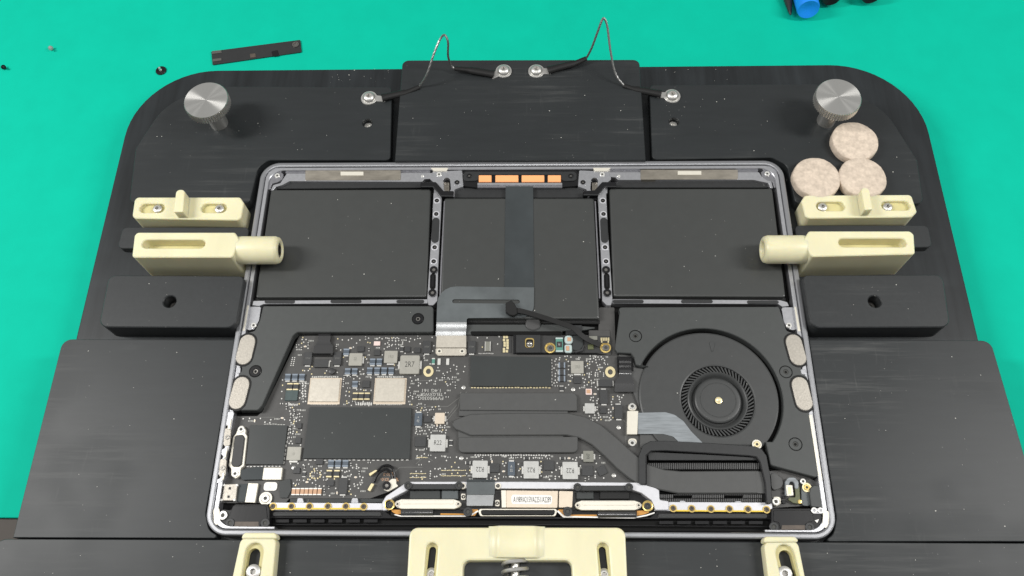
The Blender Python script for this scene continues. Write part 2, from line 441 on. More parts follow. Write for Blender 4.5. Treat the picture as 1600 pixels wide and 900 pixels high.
# dust on the jig: uncountable
def lap_(): return bpy.data.objects.get('laptop')
def dust(name, specs, parent):
    bm = bmesh.new(); org = ORG[parent.name] if parent else Vector((0, 0, 0))
    for (x0, y0, x1, y1, z, n) in specs:
        for _ in range(int(n*(.55 if parent is lap_() else .75))):
            x = random.uniform(x0, x1); y = random.uniform(y0, y1); c = P(x, y, z)-org; s = random.choice((.09, .10, .12, .16, .27)); a = random.random()*6
            v = [bm.verts.new((c+Vector((s*math.cos(a+k*1.57)*(1.6 if k % 2 else .7), s*math.sin(a+k*1.57), .02)))*S) for k in range(4)]
            t = bm.verts.new((c+Vector((0, 0, s*.6)))*S)
            for k in range(4): bm.faces.new((v[k-1], v[k], t))
    o = obj(name, bm_mesh(bm, name, 'dust', False), org, parent); o['kind'] = 'stuff'; return o
dust('dust', [(230, 190, 400, 245, ZP, 14), (300, 150, 600, 245, ZP, 22), (1030, 145, 1200, 240, ZP, 22), (1180, 200, 1240, 310, ZP, 8), (1380, 230, 1425, 310, ZP, 6),
              (635, 105, 1000, 240, ZP+3, 32), (110, 545, 340, 830, ZP-.5, 26), (1320, 545, 1580, 830, ZP-.5, 34), (440, 850, 630, 898, ZP-.5, 10),
              (990, 855, 1190, 898, ZP-.5, 10), (1260, 855, 1590, 898, ZP-.5, 12), (30, 850, 360, 898, ZP-.5, 10), (180, 440, 365, 505, 5, 8), (1275, 440, 1470, 505, 5, 9),
              (500, 108, 610, 130, ZB, 22), (1020, 108, 1200, 126, ZB, 10)], jig)

# ================================================================== THUMB SCREWS
def thumbscrew(bx, by, label):
    c = P(bx, by, ZP); t = thing('thumbscrew', label, 'thumbscrew', (c.x, c.y, ZP), 'knurled thumbscrews of the jig')
    lathe('stem', [(5.2, 0), (5.2, 17.2)], c, 'steel', t, 32)
    bm = bmesh.new(); n = 110
    R0 = 13.0
    rows = []
    for h, dr, kn in ((17, -.9, 0), (17.6, 0, 1), (22.4, 0, 1), (23, -.5, 0)):
        rows.append([bm.verts.new(Vector(((R0+dr-(.75 if (kn and i % 2) else 0))*math.cos(2*math.pi*i/n), (R0+dr-(.75 if (kn and i % 2) else 0))*math.sin(2*math.pi*i/n), h))*S) for i in range(n)])
    for a, b in zip(rows, rows[1:]):
        for i in range(n): bm.faces.new((a[i-1], a[i], b[i], b[i-1]))
    bm.faces.new(list(reversed(rows[0])))
    mid = [bm.verts.new(Vector((6*math.cos(2*math.pi*i/n), 6*math.sin(2*math.pi*i/n), 23))*S) for i in range(n)]
    for i in range(n): f = bm.faces.new((rows[-1][i-1], rows[-1][i], mid[i], mid[i-1])); f.material_index = 1
    ce = bm.verts.new(Vector((0, 0, 23))*S)
    for i in range(n): f = bm.faces.new((mid[i-1], mid[i], ce)); f.material_index = 1
    me = bm_mesh(bm, 'knurled_head', ['steel', 'steel_turned'], ang=20)
    obj('knurled_head', me, c, t)
thumbscrew(343, 193, 'knurled steel thumbscrew standing on the jig corner nearest the black metal strip')
thumbscrew(1290, 189, 'knurled steel thumbscrew standing on the jig beside the felt discs')

# ================================================================== FELT DISCS
def felt(px, py, label, ang):
    zt = ZP+5.2; c = P(px, py, zt); bm = bmesh.new(); n = 60; R0 = 13.3; rnd = random.Random(px); ph = [rnd.uniform(0, 6) for _ in range(5)]
    rings = []
    for fr, h in ((.985, 0), (1.0, .8), (1.0, 4.4), (.97, 5.1), (.8, 5.2), (.5, 5.25), (.2, 5.2)):
        rings.append([bm.verts.new(Vector((R0*fr*(1+.008*math.sin(3*2*math.pi*i/n+ph[0])+.006*math.sin(7*2*math.pi*i/n+ph[1])+rnd.uniform(-.004, .004))*math.cos(2*math.pi*i/n),
                      R0*fr*(1+.008*math.sin(3*2*math.pi*i/n+ph[0])+.006*math.sin(7*2*math.pi*i/n+ph[1])+rnd.uniform(-.004, .004))*math.sin(2*math.pi*i/n), h+(rnd.uniform(-.12, .12) if h > 4 else 0)))*S) for i in range(n)])
    for a, b in zip(rings, rings[1:]):
        for i in range(n): bm.faces.new((a[i-1], a[i], b[i], b[i-1]))
    bm.faces.new(rings[-1])
    for k in range(150):              # loose fibres on the cut edge
        a = rnd.uniform(0, 6.28); h = rnd.uniform(.3, 5.2); r1 = R0+rnd.uniform(.1, 1.0); b = a+rnd.uniform(-.08, .08)
        p0 = Vector((R0*.98*math.cos(a), R0*.98*math.sin(a), h)); p1 = Vector((r1*math.cos(b), r1*math.sin(b), h+rnd.uniform(-.3, .6)))
        q = [bm.verts.new(v*S) for v in (p0, p0+Vector((0, 0, .10)), p1)]; bm.faces.new(q)
    o = obj('felt_disc', bm_mesh(bm, 'felt_disc', 'felt', ang=60), (c.x, c.y, ZP), None)
    tag(o, label, 'felt disc', 'beige felt discs by the right thumbscrew')
felt(1336.5, 219.5, 'beige felt disc right below the thumbscrew, topmost of the three felt discs', 0)
felt(1276.5, 276.5, 'beige felt disc beside the laptop corner, left one of the lower pair', 0)
felt(1348.5, 276.5, 'beige felt disc right behind the raised tab of the yellow stop block', 0)

# ================================================================== YELLOW CLAMPS
def resin_block(name, pts, z, zb, parent, slots=(), r=2, bev=.5, pocket=None):
    o = slabmm(name, roundpoly(pxpoly(pts, z), r, 5), z, z-zb, 'resin', parent, bev, [pill(*s, z) for s in slots]); return o
def capscrew(cx, cy, z, parent, r=2.6, top=None):
    c = P(cx, cy, z)
    lathe('cap_screw', [(r, -3), (r, -.6), (r*.75, -.1), (r*.5, 0), (r*.42, 0), (r*.36, -1.2), (0, -1.2)], c, ['steel', 'steel_dark'], parent, 18, mis=[0, 0, 0, 0, 0, 1])
def stop_block(pts, slots, screws, tab, wallx, label):
    z = 4.0; c = P(sum(p[0] for p in pts)/len(pts), sum(p[1] for p in pts)/len(pts), ZB)
    t = thing('stop_block', label, 'clamp', c, 'yellow slotted stop blocks beside the laptop')
    resin_block('slotted_body', pts, z, ZB+.05, t, slots, r=[2, 2, 1, 3, 3, 2][:len(pts)])
    for s in slots:                  # floor of each slot, a step down
        slabmm('slot_floor', pill(s[0], s[1], s[2], s[3], s[4]+.6, z), z-2.6, 5, 'resin_slot_shade', t, .05)
    for x, y in screws: capscrew(x, y, z-.6, t)
    slabmm('raised_tab', roundpoly(pxpoly(tab, z+7), [2.4, 2.4, .6, .6], 5), z+7, 6.7, 'resin', t, .6)
stop_block([(214, 308), (375, 308), (381, 317), (376, 344), (206, 341), (210, 313)], [(226, 325, 249, 325, 3.0), (322, 325, 346, 325, 3.0)],
           [(245, 325), (342, 325)], [(275, 296), (289, 296), (286, 331), (271, 331)], 0, 'yellow stop block with slots and tab, behind the left pusher clamp of the laptop')
stop_block([(1424, 304), (1258, 305), (1252, 314), (1259, 341), (1425, 339), (1433, 331)], [(1284, 322, 1312, 322, 3.0), (1386, 321, 1414, 321, 3.0)],
           [(1286, 322), (1388, 322)], [(1345, 293), (1358, 293), (1364, 327), (1351, 328)], 0, 'yellow stop block with slots and tab in front of the felt discs')
def pusher(pts, slot, xa, xb, ycyl, label, sgn):
    z = 16.0; c = P(sum(p[0] for p in pts)/len(pts), sum(p[1] for p in pts)/len(pts), ZB)
    t = thing('pusher_clamp', label, 'clamp', c, 'yellow pusher clamps over the laptop edge')
    resin_block('body', pts, z, ZB+.05, t, [slot], r=1.8, bev=.5)
    slabmm('slot_floor', pill(slot[0], slot[1], slot[2], slot[3], slot[4]+.5, z), z-7.5, 5, 'resin_slot_shade', t, .05)
    zc = 8.4; R0 = 7.7; a = P(xa, ycyl, zc+R0*.6).x; b = P(xb, ycyl, zc+R0*.6).x; yy = P(xb, ycyl, zc).y
    Ln = b-a; q = .0
    prof = [(R0-1.2, 0), (R0-.3, sgn*.5), (R0, sgn*1.6), (R0, Ln-sgn*2.6), (R0-.7, Ln-sgn*.7), (R0-1.9, Ln), (4.6, Ln), (3.9, Ln-sgn*.8), (3.6, Ln-sgn*12), (0, Ln-sgn*12)]
    lathe('pusher_tip', prof, (a, yy, zc), ['resin', 'brown_slot' if sgn > 0 else 'resin'], t, 40, 'X', mis=[0]*7+[1, 1], ang=50)
    if sgn > 0: lathe('threaded_insert', [(3.7, 0), (3.7, .6), (2.9, .8), (2.9, -6), (0, -6)], (b-1.6, yy, zc), 'steel_dark', t, 24, 'X')
pusher([(214, 363), (367, 363), (374, 374), (363, 402), (206, 402), (210, 368)], (229, 381, 313, 381, 2.6), 366, 434, 391, 'yellow pusher clamp with long slot pressing over the left laptop edge', 1)
pusher([(1264, 361), (1422, 361), (1428, 366), (1430, 397), (1268, 401), (1256, 374)], (1318, 379, 1409, 379, 2.6), 1265, 1195, 390, 'yellow pusher clamp with long slot pressing over the right laptop edge', -1)
def front_clamp(pts, lip, slot, sc, label):
    z = 5.0; c = P(sum(p[0] for p in pts)/len(pts), sum(p[1] for p in pts)/len(pts), ZP)
    t = thing('front_clamp', label, 'clamp', c, 'yellow slotted front clamps')
    resin_block('body', pts, z, ZP-.4, t, [slot], r=[3, 3, 1, 1], bev=.8)
    slabmm('jaw_lip', roundpoly(pxpoly(lip, z+.8), [2.5, 2.5, .8, .8], 5), z+.8, 5.5, 'resin', t, .8)
    s = slot; slabmm('slot_step', pill(s[0], s[1], s[2], s[3], s[4]+.6, z), z-2.2, 3.5, 'resin_slot_shade', t, .1, [pill(s[0], s[1]+4, s[2], s[3], s[4]-1.3, z-2.2)])
    capscrew(sc[0], sc[1], z-.5, t, 3.4)
front_clamp([(376, 840), (432, 839), (421, 960), (350, 960)], [(380, 832), (431, 832), (433, 842), (376, 842)], (397, 863, 387, 930, 4.3), (395, 893), 'small yellow slotted clamp at the front edge by the left corner of the laptop')
front_clamp([(1193, 846), (1247, 845), (1270, 960), (1207, 960)], [(1194, 838), (1244, 838), (1249, 847), (1193, 848)], (1227, 866, 1242, 930, 4.3), (1227, 896), 'small yellow slotted clamp at the front edge by the right corner of the laptop')
def spring_clamp():
    z = 6.0; c = P(808, 880, ZP)
    t = thing('spring_clamp', 'wide yellow resin clamp with a coil spring at the middle of the laptop front', 'clamp', c)
    op = roundpoly(pxpoly([(724, 876), (893, 876), (898, 1000), (720, 1000)], z), [3, 3, 0, 0], 4)
    slots = [pill(675, 857, 671, 905, 2.6, z), pill(942, 857, 946, 905, 2.6, z)]
    slabmm('body', roundpoly(pxpoly([(640, 824), (977, 824), (985, 1010), (630, 1010)], z), [4, 4, 1, 1], 5), z, z-ZP+.4, 'resin', t, 1.0, [op]+slots)
    y1 = P(808, 821.5, z+1.5).y; y0 = P(808, 871, z+1.5).y; o0 = P(808, 846, z); bm = bmesh.new(); rows = []
    prof = [(763, -.3), (765, .03), (768, .12), (772, .5), (776, 1.3), (779, 1.9), (783, 2.1), (832, 2.1), (836, 1.9), (839, 1.3), (843, .5), (847, .12), (850, .03), (852, -.3)]
    for yy, dz in ((y0-.1, -1.5), (y0, -.5), (y0+.8, 0), (y1-.8, 0), (y1, -.6), (y1+.1, -5)):
        rows.append([bm.verts.new((Vector((P(px_, 846, z).x, yy, z+h+dz))-o0)*S) for px_, h in prof])
    for a, b in zip(rows, rows[1:]):
        for i in range(1, len(prof)): bm.faces.new((a[i-1], a[i], b[i], b[i-1]))
    bmesh.ops.recalc_face_normals(bm, faces=bm.faces)
    obj('raised_boss', bm_mesh(bm, 'raised_boss', 'resin', ang=50), o0, t)
    for x, y in ((674, 897), (944, 898)): capscrew(x, y, z-3, t, 3.0)
    for x0, x1, s in ((675, 671, 1), (942, 946, -1)):
        slabmm('slot_wall', pill(x0, 857, x1, 905, 3.2, z), z-3.0, 1.5, 'resin_slot_shade', t, .1, [pill(x0+s*1, 860, x1, 905, 1.7, z-3)])
    cc = P(805, 872, 2); n = 260; pts = []
    for i in range(n+1):
        a = i/n*2*math.pi*6.5; pts.append(Vector((cc.x+5.6*math.cos(a), cc.y-1-i/n*24, 2+5.6*math.sin(a))))
    tube('coil_spring', pts, .95, 'steel', t, 8)
    lathe('guide_pin', [(2.0, 1), (2.0, -30)], (cc.x, cc.y, 2), 'steel', t, 16, 'Y')
spring_clamp()

# ================================================================== TETHER CABLES
def tether(l1, z1, l2, z2, s1, s2, wire, label):
    """l = lug pixel, s = (sleeve start, sleeve end) pixels"""
    c = P(*l1, z1); t = thing('tether_cable', label, 'cable', c, 'steel tether cables of the jig')
    for l, z, s in ((l1, z1, s1), (l2, z2, s2)):
        a = P(*l, z); b = P(*s[0], z+1.5); d = (b-a); d.z = 0; L_ = d.length; d.normalize(); n_ = Vector((-d.y, d.x, 0))
        # ring lug with tongue
        ring = [a.xy+5.0*Vector((math.cos(k), math.sin(k))) for k in [math.atan2(d.y, d.x)+.45+(2*math.pi-.9)*j/20 for j in range(21)]]
        ring += [(a+d*(L_+2)-n_*2.0).xy, (a+d*(L_+2)+n_*2.0).xy]
        slabmm('ring_lug', ring, z+.9, .9, 'steel', t, .15)
        lathe('button_screw', [(3.9, .9), (3.8, 1.6), (3.0, 2.8), (1.8, 3.3), (1.3, 3.3), (1.0, 2.2), (0, 2.2)], (a.x, a.y, z), ['steel', 'steel_dark'], t, 22, mis=[0]*5+[1])
        p0 = P(*s[0], z+1.6); p1 = P(*s[1], z+2.6); p2 = P(*s[2], z+3.6)
        tube('heat_shrink_sleeve', smooth_path([p0, p0.lerp(p1, .5), p1, p2], 4), [2.7, 2.5, 2.3, 2.3, 2.3, 2.3, 2.3, 2.2, 1.7, 1.6, 1.6, 1.5, 1.4], 'rubber', t, 12, .75)
    w = [P(*s1[2], z1+3.5)]+[P(x, y, z) for x, y, z in wire]+[P(*s2[2], z2+3.5)]
    pts = smooth_path(w, 10)
    bm = bmesh.new(); org = pts[0]
    for st in range(3):                   # three twisted strands
        q = []
        for i, p in enumerate(pts):
            d = (pts[min(len(pts)-1, i+1)]-pts[max(0, i-1)]).normalized(); u = d.orthogonal().normalized(); v = d.cross(u)
            a = i*.9+st*2.094; q.append(p-org+(u*math.cos(a)+v*math.sin(a))*.20)
        add_tube(bm, q, .52, 6)
    bmesh.ops.recalc_face_normals(bm, faces=bm.faces)
    obj('twisted_wire', bm_mesh(bm, 'twisted_wire', 'wire_steel'), org, t)
tether((577, 154), ZP, (787, 112), ZP+3, ((597, 153), (636, 144), (655, 136)), ((772, 116), (730, 109), (710, 107)),
       [(667, 116, 12), (678, 84, 22), (688, 61, 28), (695, 55, 30), (700, 66, 27), (700, 86, 17), (704, 101, 8)], 'twisted steel cable with black sleeves between left corner plate and middle block')
tether((838, 112), ZP+3, (1050, 151), ZP, ((856, 110), (900, 98), (916, 91)), ((1033, 147), (990, 139), (975, 134)),
       [(924, 76, 14), (933, 52, 24), (940, 33, 31), (944, 29, 32), (949, 42, 28), (954, 80, 18), (962, 116, 8)], 'twisted steel cable with black sleeves rising highest, between middle block and right corner plate')

# ================================================================== THINGS ON THE MAT
st = thing('metal_strip', 'narrow black metal cover strip lying on the green mat behind the jig', 'metal strip', P(400, 82, ZM))
slab('strip_plate', [(330, 80), (469, 62), (471, 81), (332, 101)], ZM+1.0, .8, 'plastic_soft', st, r=.8, bev=.1)
slab('spring_finger', [(331, 79.5), (346, 78), (346, 82), (331, 84)], ZM+1.4, .5, 'steel_dark', st, r=.2)
slab('spring_finger', [(332, 92), (346, 90.5), (346, 94), (332, 96)], ZM+1.4, .5, 'steel_dark', st, r=.2)
slab('adhesive_dot', [(424, 80), (434, 78), (436, 87), (426, 88)], ZM+1.25, .3, 'plastic_black', st, r=.5)
slab('adhesive_dot', [(390, 84), (399, 83), (400, 89), (391, 90)], ZM+1.25, .3, 'brown_slot', st, r=.5)
c = P(462, 70, ZM+1); lathe('snap_ring', [(2.3, 0), (2.3, .6), (1.5, .6), (1.3, .1), (0, .1)], c, 'steel_dark', st, 18)
c = P(252, 111, ZM); wsh = thing('wide_head_screw', 'black wide-headed screw lying upside down beside the rounded jig corner', 'screw', c)
lathe('head', [(3.5, .1), (3.5, .7), (3.2, .95), (2.2, .95), (2.1, .6), (0, .6)], c, 'plastic_black', wsh, 28)
lathe('thread', [(.9, .6), (.9, 1.4), (.75, 1.6), (.9, 1.8), (.75, 2.0), (.9, 2.3), (.7, 3.4), (0, 3.4)], c, 'steel', wsh, 12)
def small_screw(px, py, m, label, rx, rz):
    c = P(px, py, ZM); t = thing('small_screw', label, 'screw', c)
    for nm, pr in (('head', [(0, 0), (1.5, 0), (1.6, .3), (1.5, .9), (0, 1.0)]), ('shank', [(.7, .9), (.8, 1.3), (.65, 1.6), (.8, 1.9), (.65, 2.2), (.7, 3.2), (0, 3.3)])):
        o = lathe(nm, pr, c+Vector((0, 0, 1.5)), m, t, 14); o.rotation_euler = (rx, 0, rz)
small_screw(81, 77, 'steel', 'tiny bright steel screw lying alone on the green mat', 1.1, .5)
small_screw(7, 107, 'plastic_black', 'tiny black screw lying at the left edge of the green mat', 1.2, 1.0)
def handle(px, py, R0, m, label, tip=False):
    zc = ZM+R0; c = P(px, py, zc); t = thing('pen_tool' if tip else 'screwdriver', label, 'tool' if tip else 'screwdriver', (c.x, c.y, ZM))
    if not tip: zc += 3; c = Vector((c.x, c.y, zc))
    if tip:
        lathe('pointed_tip', [(0, 0), (.6, .8), (1.4, 4), (3.2, 16), (3.6, 90)], c, m, t, 20, 'Y')
        lathe('clip_cap', [(3.9, 0), (4.1, 1), (4.1, 60), (0, 60)], (c.x, c.y+30, c.z), 'steel_dark', t, 20, 'Y')
    else:
        lathe('end_cap', [(0, 1.6), (R0*.45, 1.1), (R0*.8, .2), (R0*.93, 0), (R0, 1.6), (R0, 14), (R0*.93, 16)], c, m, t, 36, 'Y')
        lathe('grip', [(R0*.93, 0), (R0*.98, 4), (R0*.98, 40), (R0*.6, 46), (1.8, 48), (1.8, 70), (0, 71)], (c.x, c.y+16, c.z), 'rubber', t, 36, 'Y'); t.rotation_euler = (-.17, 0, 0)
handle(1235.5, 24, 3.6, 'plastic_soft', 'black pen shaped tool with a pointed tip beside the blue handle', True)
handle(1262, 23, 7.4, 'blue_plastic', 'screwdriver with a bright blue dished handle end at the top of the mat')
handle(1298, 4, 6.6, 'plastic_black', 'black handled screwdriver right beside the blue one')
handle(1360, 1, 6.6, 'plastic_black', 'black handled screwdriver lying apart, farthest from the blue one')

# ================================================================== LAPTOP
lap = thing('laptop', 'opened grey laptop with its bottom cover removed, showing batteries, board and fan', 'laptop', (0, 0, ZB+.05))
HW, HH, RC = 152.05, 106.2, 11.0
def rrect(d, r=None, t=None, b=None):
    x = HW-d; yt = HH-(t if t is not None else d); yb = HH-(b if b is not None else d)
    return roundpoly([(-x, -yb), (x, -yb), (x, yt), (-x, yt)], r if r is not None else max(1, RC-d), 10)
slabmm('chassis_rim', rrect(0), 0, 8.8, 'space_grey', lap, .8, [rrect(2.9)])
slabmm('chassis_tray', rrect(2.95), -7.5, 1.2, 'tray_black', lap, .05)
def openring(a, b, cut):
    # ledge that runs round three sides and stops short of the hinge edge
    k = lambda lp: sorted([v for v in lp if not (abs(v.x) < cut and v.y < 0)], key=lambda v: (math.atan2(v.x, -v.y)) % (2*math.pi))
    A = k(a); Bq = k(b); a0 = A[0].y; b0 = Bq[0].y
    A = [Vector((cut, a0))]+A+[Vector((-cut, a0))]; Bq = [Vector((cut, b0))]+Bq+[Vector((-cut, b0))]
    return A+Bq[::-1]
slabmm('inner_ledge', openring(rrect(3.2), rrect(5.3, 8, t=5.0, b=4.4), 118), -.7, 6.0, 'aluminium', lap, .25)
ZI = -1.0
def L_(name, pts, z, h, m, r=.5, bev=.12, holes=(), par=None): return slab(name, pts, z, h, m, par or lap, r, bev, holes)
# --- top edge: machined wall, strips, magnets
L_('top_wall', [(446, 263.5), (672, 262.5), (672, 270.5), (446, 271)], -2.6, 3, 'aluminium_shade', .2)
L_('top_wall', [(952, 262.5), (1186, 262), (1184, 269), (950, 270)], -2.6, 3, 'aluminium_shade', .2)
L_('support_strip', [(448, 271), (676, 270), (681, 274), (676, 279), (663, 280), (659, 284), (452, 283), (441, 289), (431, 292), (426, 298), (423, 297), (427, 289), (438, 286)], -1.6, 5, 'aluminium', .8)
L_('support_strip', [(951, 269), (1186, 269), (1191, 277), (1205, 282), (1208, 294), (1204, 294), (1201, 286), (1187, 283), (1178, 281), (966, 281), (962, 277), (948, 276), (946, 272)], -1.6, 5, 'aluminium', .8)
for x0, x1, xa, xb, y in ((477, 626, 532, 568, 0), (1001, 1153, 1059, 1096, -1)):
    L_('magnet_bar', [(x0, 266+y), (x1, 266+y), (x1, 281+y), (x0, 281.5+y)], -1.2, 2.5, 'magnet_strip', .6)
    L_('magnet_clip', [(xa, 268+y), (xb, 268+y), (xb, 274+y), (xa, 274+y)], -.8, .8, 'cream_metal', .15)
for x, y in ((660, 275), (967, 275)): screw(x, y, .9, -1.3, 'solder', lap, .3, 'rivet')
for s, x, y in ((1, 433, 274), (-1, 1199, 271)):
    f = lambda a: x+s*a
    L_('corner_bracket', [(f(-15), y+10), (f(-14), y-4), (f(-7), y-11), (f(12), y-12), (f(12), y-8), (f(4), y-6), (f(10), y-2), (f(8), y+6), (f(0), y+11), (f(-8), y+13), (f(-11), y+22), (f(-16), y+22)], -1.5, 5, 'aluminium_shade', .8)
    L_('corner_edge', [(f(-16), y+8), (f(-14), y-5), (f(-8), y-11), (f(12), y-12), (f(12), y-9), (f(-4), y-7), (f(-10), y-1), (f(-12), y+8)], -1.1, 3, 'aluminium', .5)
    screw(x, y, 1.5, -.9, 'solder', lap, 1, 'corner_post')
# --- middle of the top edge
for s, cx in ((1, 686), (-1, 941)):
    f = lambda a: cx+s*a
    h1 = pill(f(12), 282, f(13), 295, 2.0, -1.4)
    L_('hinge_bracket', [(f(-10), 268), (f(36), 266), (f(38), 291), (f(24), 296), (f(24), 308), (f(-8), 302), (f(-8), 285), (f(-14), 280)], -1.4, 5, 'aluminium', .8, holes=[h1])
    L_('bracket_tab', [(f(-14), 262), (f(15), 262), (f(11), 267), (f(-8), 267)], -.6, 2, 'cream_metal', .3)
    screw(f(0), 272, 1.5, -.8, 'solder', lap, .8, 'bracket_post')
    screw(f(28 if s > 0 else 30), 284.5, 1.4, -1.0, 'plastic_black', lap, .6, ring='aluminium')
    L_('buffer_block', [(f(7), 285), (f(16), 285), (f(16), 299), (f(7), 299)], -4.5, 2, 'magnet_strip', .3)
L_('trackpad_bracket', [(722, 266), (903, 265), (906, 290), (880, 292), (745, 293), (720, 290)], -1.6, 5, 'plastic_black', 3)
for x in (736, 889): L_('bracket_end', [(x-12, 268), (x+12, 268), (x+12, 282), (x-12, 283)], -.9, 1, 'plastic_soft', 2.2); screw(x-3 if x < 800 else x+3, 274.5, 1.5, -.5, 'plastic_black', lap, .6)
L_('bracket_back', [(744, 268), (880, 268), (880, 273), (744, 273)], -1.0, 1, 'plastic_soft', .3)
for x0, x1 in ((748, 768), (774, 810), (815, 850.5), (856, 876.5)): L_('foam_pad', [(x0, 273.5), (x1, 273.5), (x1, 284), (x0, 284)], -.3, 3, 'orange_foam', .4, .25)
L_('metal_channel', [(746, 285.5), (878.5, 285.5), (878.5, 289), (746, 289)], -.6, 2, 'aluminium', .1)
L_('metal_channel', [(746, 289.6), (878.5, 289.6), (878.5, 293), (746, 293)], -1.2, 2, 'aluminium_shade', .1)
# --- battery
for nm, pts, top in (('battery_cell', [(423, 296), (673, 295), (667, 464), (399, 465)], [(425, 283), (661, 284), (672, 293), (424, 295)]),
                     ('battery_cell', [(694, 309), (928, 309), (937, 498), (687, 498)], [(709, 293), (911, 293), (915, 309), (704, 309)]),
                     ('battery_cell', [(952, 294), (1207, 294), (1228, 464), (958, 463)], [(966, 282), (1200, 282), (1206, 293), (953, 293)])):
    b = L_(nm, pts, -1.4, 5.6, 'battery', 1.4, 1.1)
    L_('sealed_edge', top, -3.4, 3.5, 'plastic_soft', .3, .3, par=b)
    x0 = pts[3][0]; x1 = pts[2][0]; y = pts[2][1]
    L_('sealed_edge', [(x0, y+1), (x1, y+1), (x1, y+8), (x0-1, y+8)], -4.2, 2.5, 'battery_edge', .3, .3, par=b)
L_('battery_arm', [(657, 284), (681, 284), (693, 298), (709, 298), (708, 307), (688, 306), (677, 292), (657, 292)], .2, 3, 'plastic_black', .5, .3)
L_('battery_arm', [(911, 298), (929, 297), (941, 284), (963, 284), (963, 292), (946, 292), (935, 305), (911, 305)], .2, 3, 'plastic_black', .5, .3)
for a, b in ((((658, 290.5), (677, 290.5), (689, 305), (708, 305.5), (708, 307), (688, 306.5), (676, 292), (658, 292)), 0), (((912, 303), (934, 303.5), (945, 290.5), (963, 290.5), (963, 292), (946, 292), (935, 305), (912, 305)), 0)):
    L_('arm_edge', list(a), .3, .6, 'plastic_soft', .1, .05)
# --- ribs
def ribs(cx, s):
    f = lambda a: cx+s*a
    holes = []
    r = L_('battery_rib', [(f(-1), 300), (f(12), 301), (f(9), 360), (f(6), 420), (f(5), 470), (f(-2), 477), (f(-9), 477), (f(-11), 468), (f(-8), 420), (f(-4), 360)], -1.3, 5.5, 'aluminium', .8)
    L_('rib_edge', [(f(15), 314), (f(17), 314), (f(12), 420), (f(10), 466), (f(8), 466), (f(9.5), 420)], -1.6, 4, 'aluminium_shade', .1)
    for dx, y in ((4, 313), (3, 334), (.5, 386), (-1, 408)): screw(f(dx), y, 1.2, -.9, 'plastic_black', r, .5, ring='aluminium_bright')
    for dx, y in ((-1, 421), (-3, 457)): screw(f(dx), y, 2.2, -.2, 'plastic_black', r, 1)
    slabmm('rubber_foot', pill(f(2.5), 345, f(1.2), 374, 2.1, -1), -1.0, .5, 'plastic_soft', r, .15)
    slabmm('rib_slot', pill(f(-2), 431, f(-2.5), 448, 1.6, -1), -1.1, .3, 'tray_black', r, .05)
    slabmm('slot_bar', pill(f(-2), 432, f(-2.5), 447, .7, -1), -.7, .5, 'plastic_black', r, .1)
ribs(678.5, 1); ribs(946, -1)
def hrib(pts, pills):
    r = L_('battery_rib', pts, -1.2, 5.5, 'aluminium', .3)
    for a, b, y in pills: slabmm('rubber_foot', pill(a+3, y, b-3, y, .95, -1), -.9, .4, 'plastic_soft', r, .1)
hrib([(396, 470), (668, 467.5), (668, 474), (412, 475), (405, 478), (394, 477)], [(413, 461, 471.5), (516, 565, 471), (619, 663, 471)])
hrib([(957, 467.5), (1219, 469), (1230, 472), (1233, 478), (1222, 479), (1216, 475), (957, 474)], [(957, 1006, 471), (1064, 1114, 471), (1167, 1217, 472)])
# --- side brackets and ledges
L_('side_bracket', [(388, 479), (408, 479), (405, 500), (398, 514), (389, 516), (382, 513)], -2.0, 4, 'aluminium', 1.2); screw(396, 508, 1.5, -.9, 'solder', lap, 1.2, 'post')
L_('side_wall', [(386, 477), (389, 477), (382, 517), (379, 517)], -.5, 4, 'cream_metal', .2)
L_('side_bracket', [(1221, 480), (1241, 480), (1248, 514), (1238, 516), (1228, 512), (1224, 500)], -2.0, 4, 'aluminium', 1.2); screw(1233, 508, 1.5, -.9, 'solder', lap, 1.2, 'post')
L_('side_wall', [(1241, 479), (1244, 479), (1251, 517), (1247, 518)], -.5, 4, 'cream_metal', .2)
# --- speakers
def speaker(pts, r, screws, pills, label):
    sp = L_('speaker', pts, -.6, 5.2, 'speaker', r, .35); sp['label'] = label
    for x, y, rr in screws: slabmm('screw_well', circ(P(x, y, -.6).xy, rr+.35, 26), -.57, .2, 'tray_black', sp, .02); screw(x, y, rr-.1, -.2, 'plastic_black' if rr > 2.6 else 'speaker', sp, .6)
    for x0, y0, x1, y1 in pills:
        slabmm('pad_seat', pill(x0, y0, x1, y1, 5.3, -.3), -.45, 4, 'battery_edge', sp, .1)
        slabmm('magnet_pad', pill(x0, y0, x1, y1, 4.2, 0), .1, 2, 'magnet', sp, .25)
speaker([(411, 478), (677, 478), (677, 519), (464, 519), (457, 525), (409, 634), (403, 641), (366, 641), (362, 636), (371, 588), (377, 580), (378, 574), (373, 571), (380, 521), (398, 517), (406, 500)],
        [1, 2, 1.5, 2, 3, 2, 2, 1, 2, 2, 1, 1, 1, 2, 2, 2], [(653, 498, 3.0), (399, 580, 3.1)], [(386.5, 534, 380.5, 558), (377, 600.5, 370, 627)], 'left speaker of the laptop')
def arc(cx, cy, rmm, z, a0, a1, n=30):
    c = P(cx, cy, z); return [Vector((c.x+rmm*math.cos(math.radians(a0+(a1-a0)*k/n)), c.y+rmm*math.sin(math.radians(a0+(a1-a0)*k/n)))) for k in range(n+1)]
FX, FY, FR = 1107.5, 620, 37.6
o_ = roundpoly(pxpoly([(961, 480), (1217, 479), (1224, 500), (1229, 517), (1244, 521), (1260, 570), (1252, 574), (1253, 580), (1262, 590), (1272, 640), (1264, 646), (1279, 747), (1205, 727), (1197, 690)], -.6), [1.5, 1, 2, 2, 2, 1, 1, 1, 2, 2, 1, 1.5, 1.5, 0], 4)
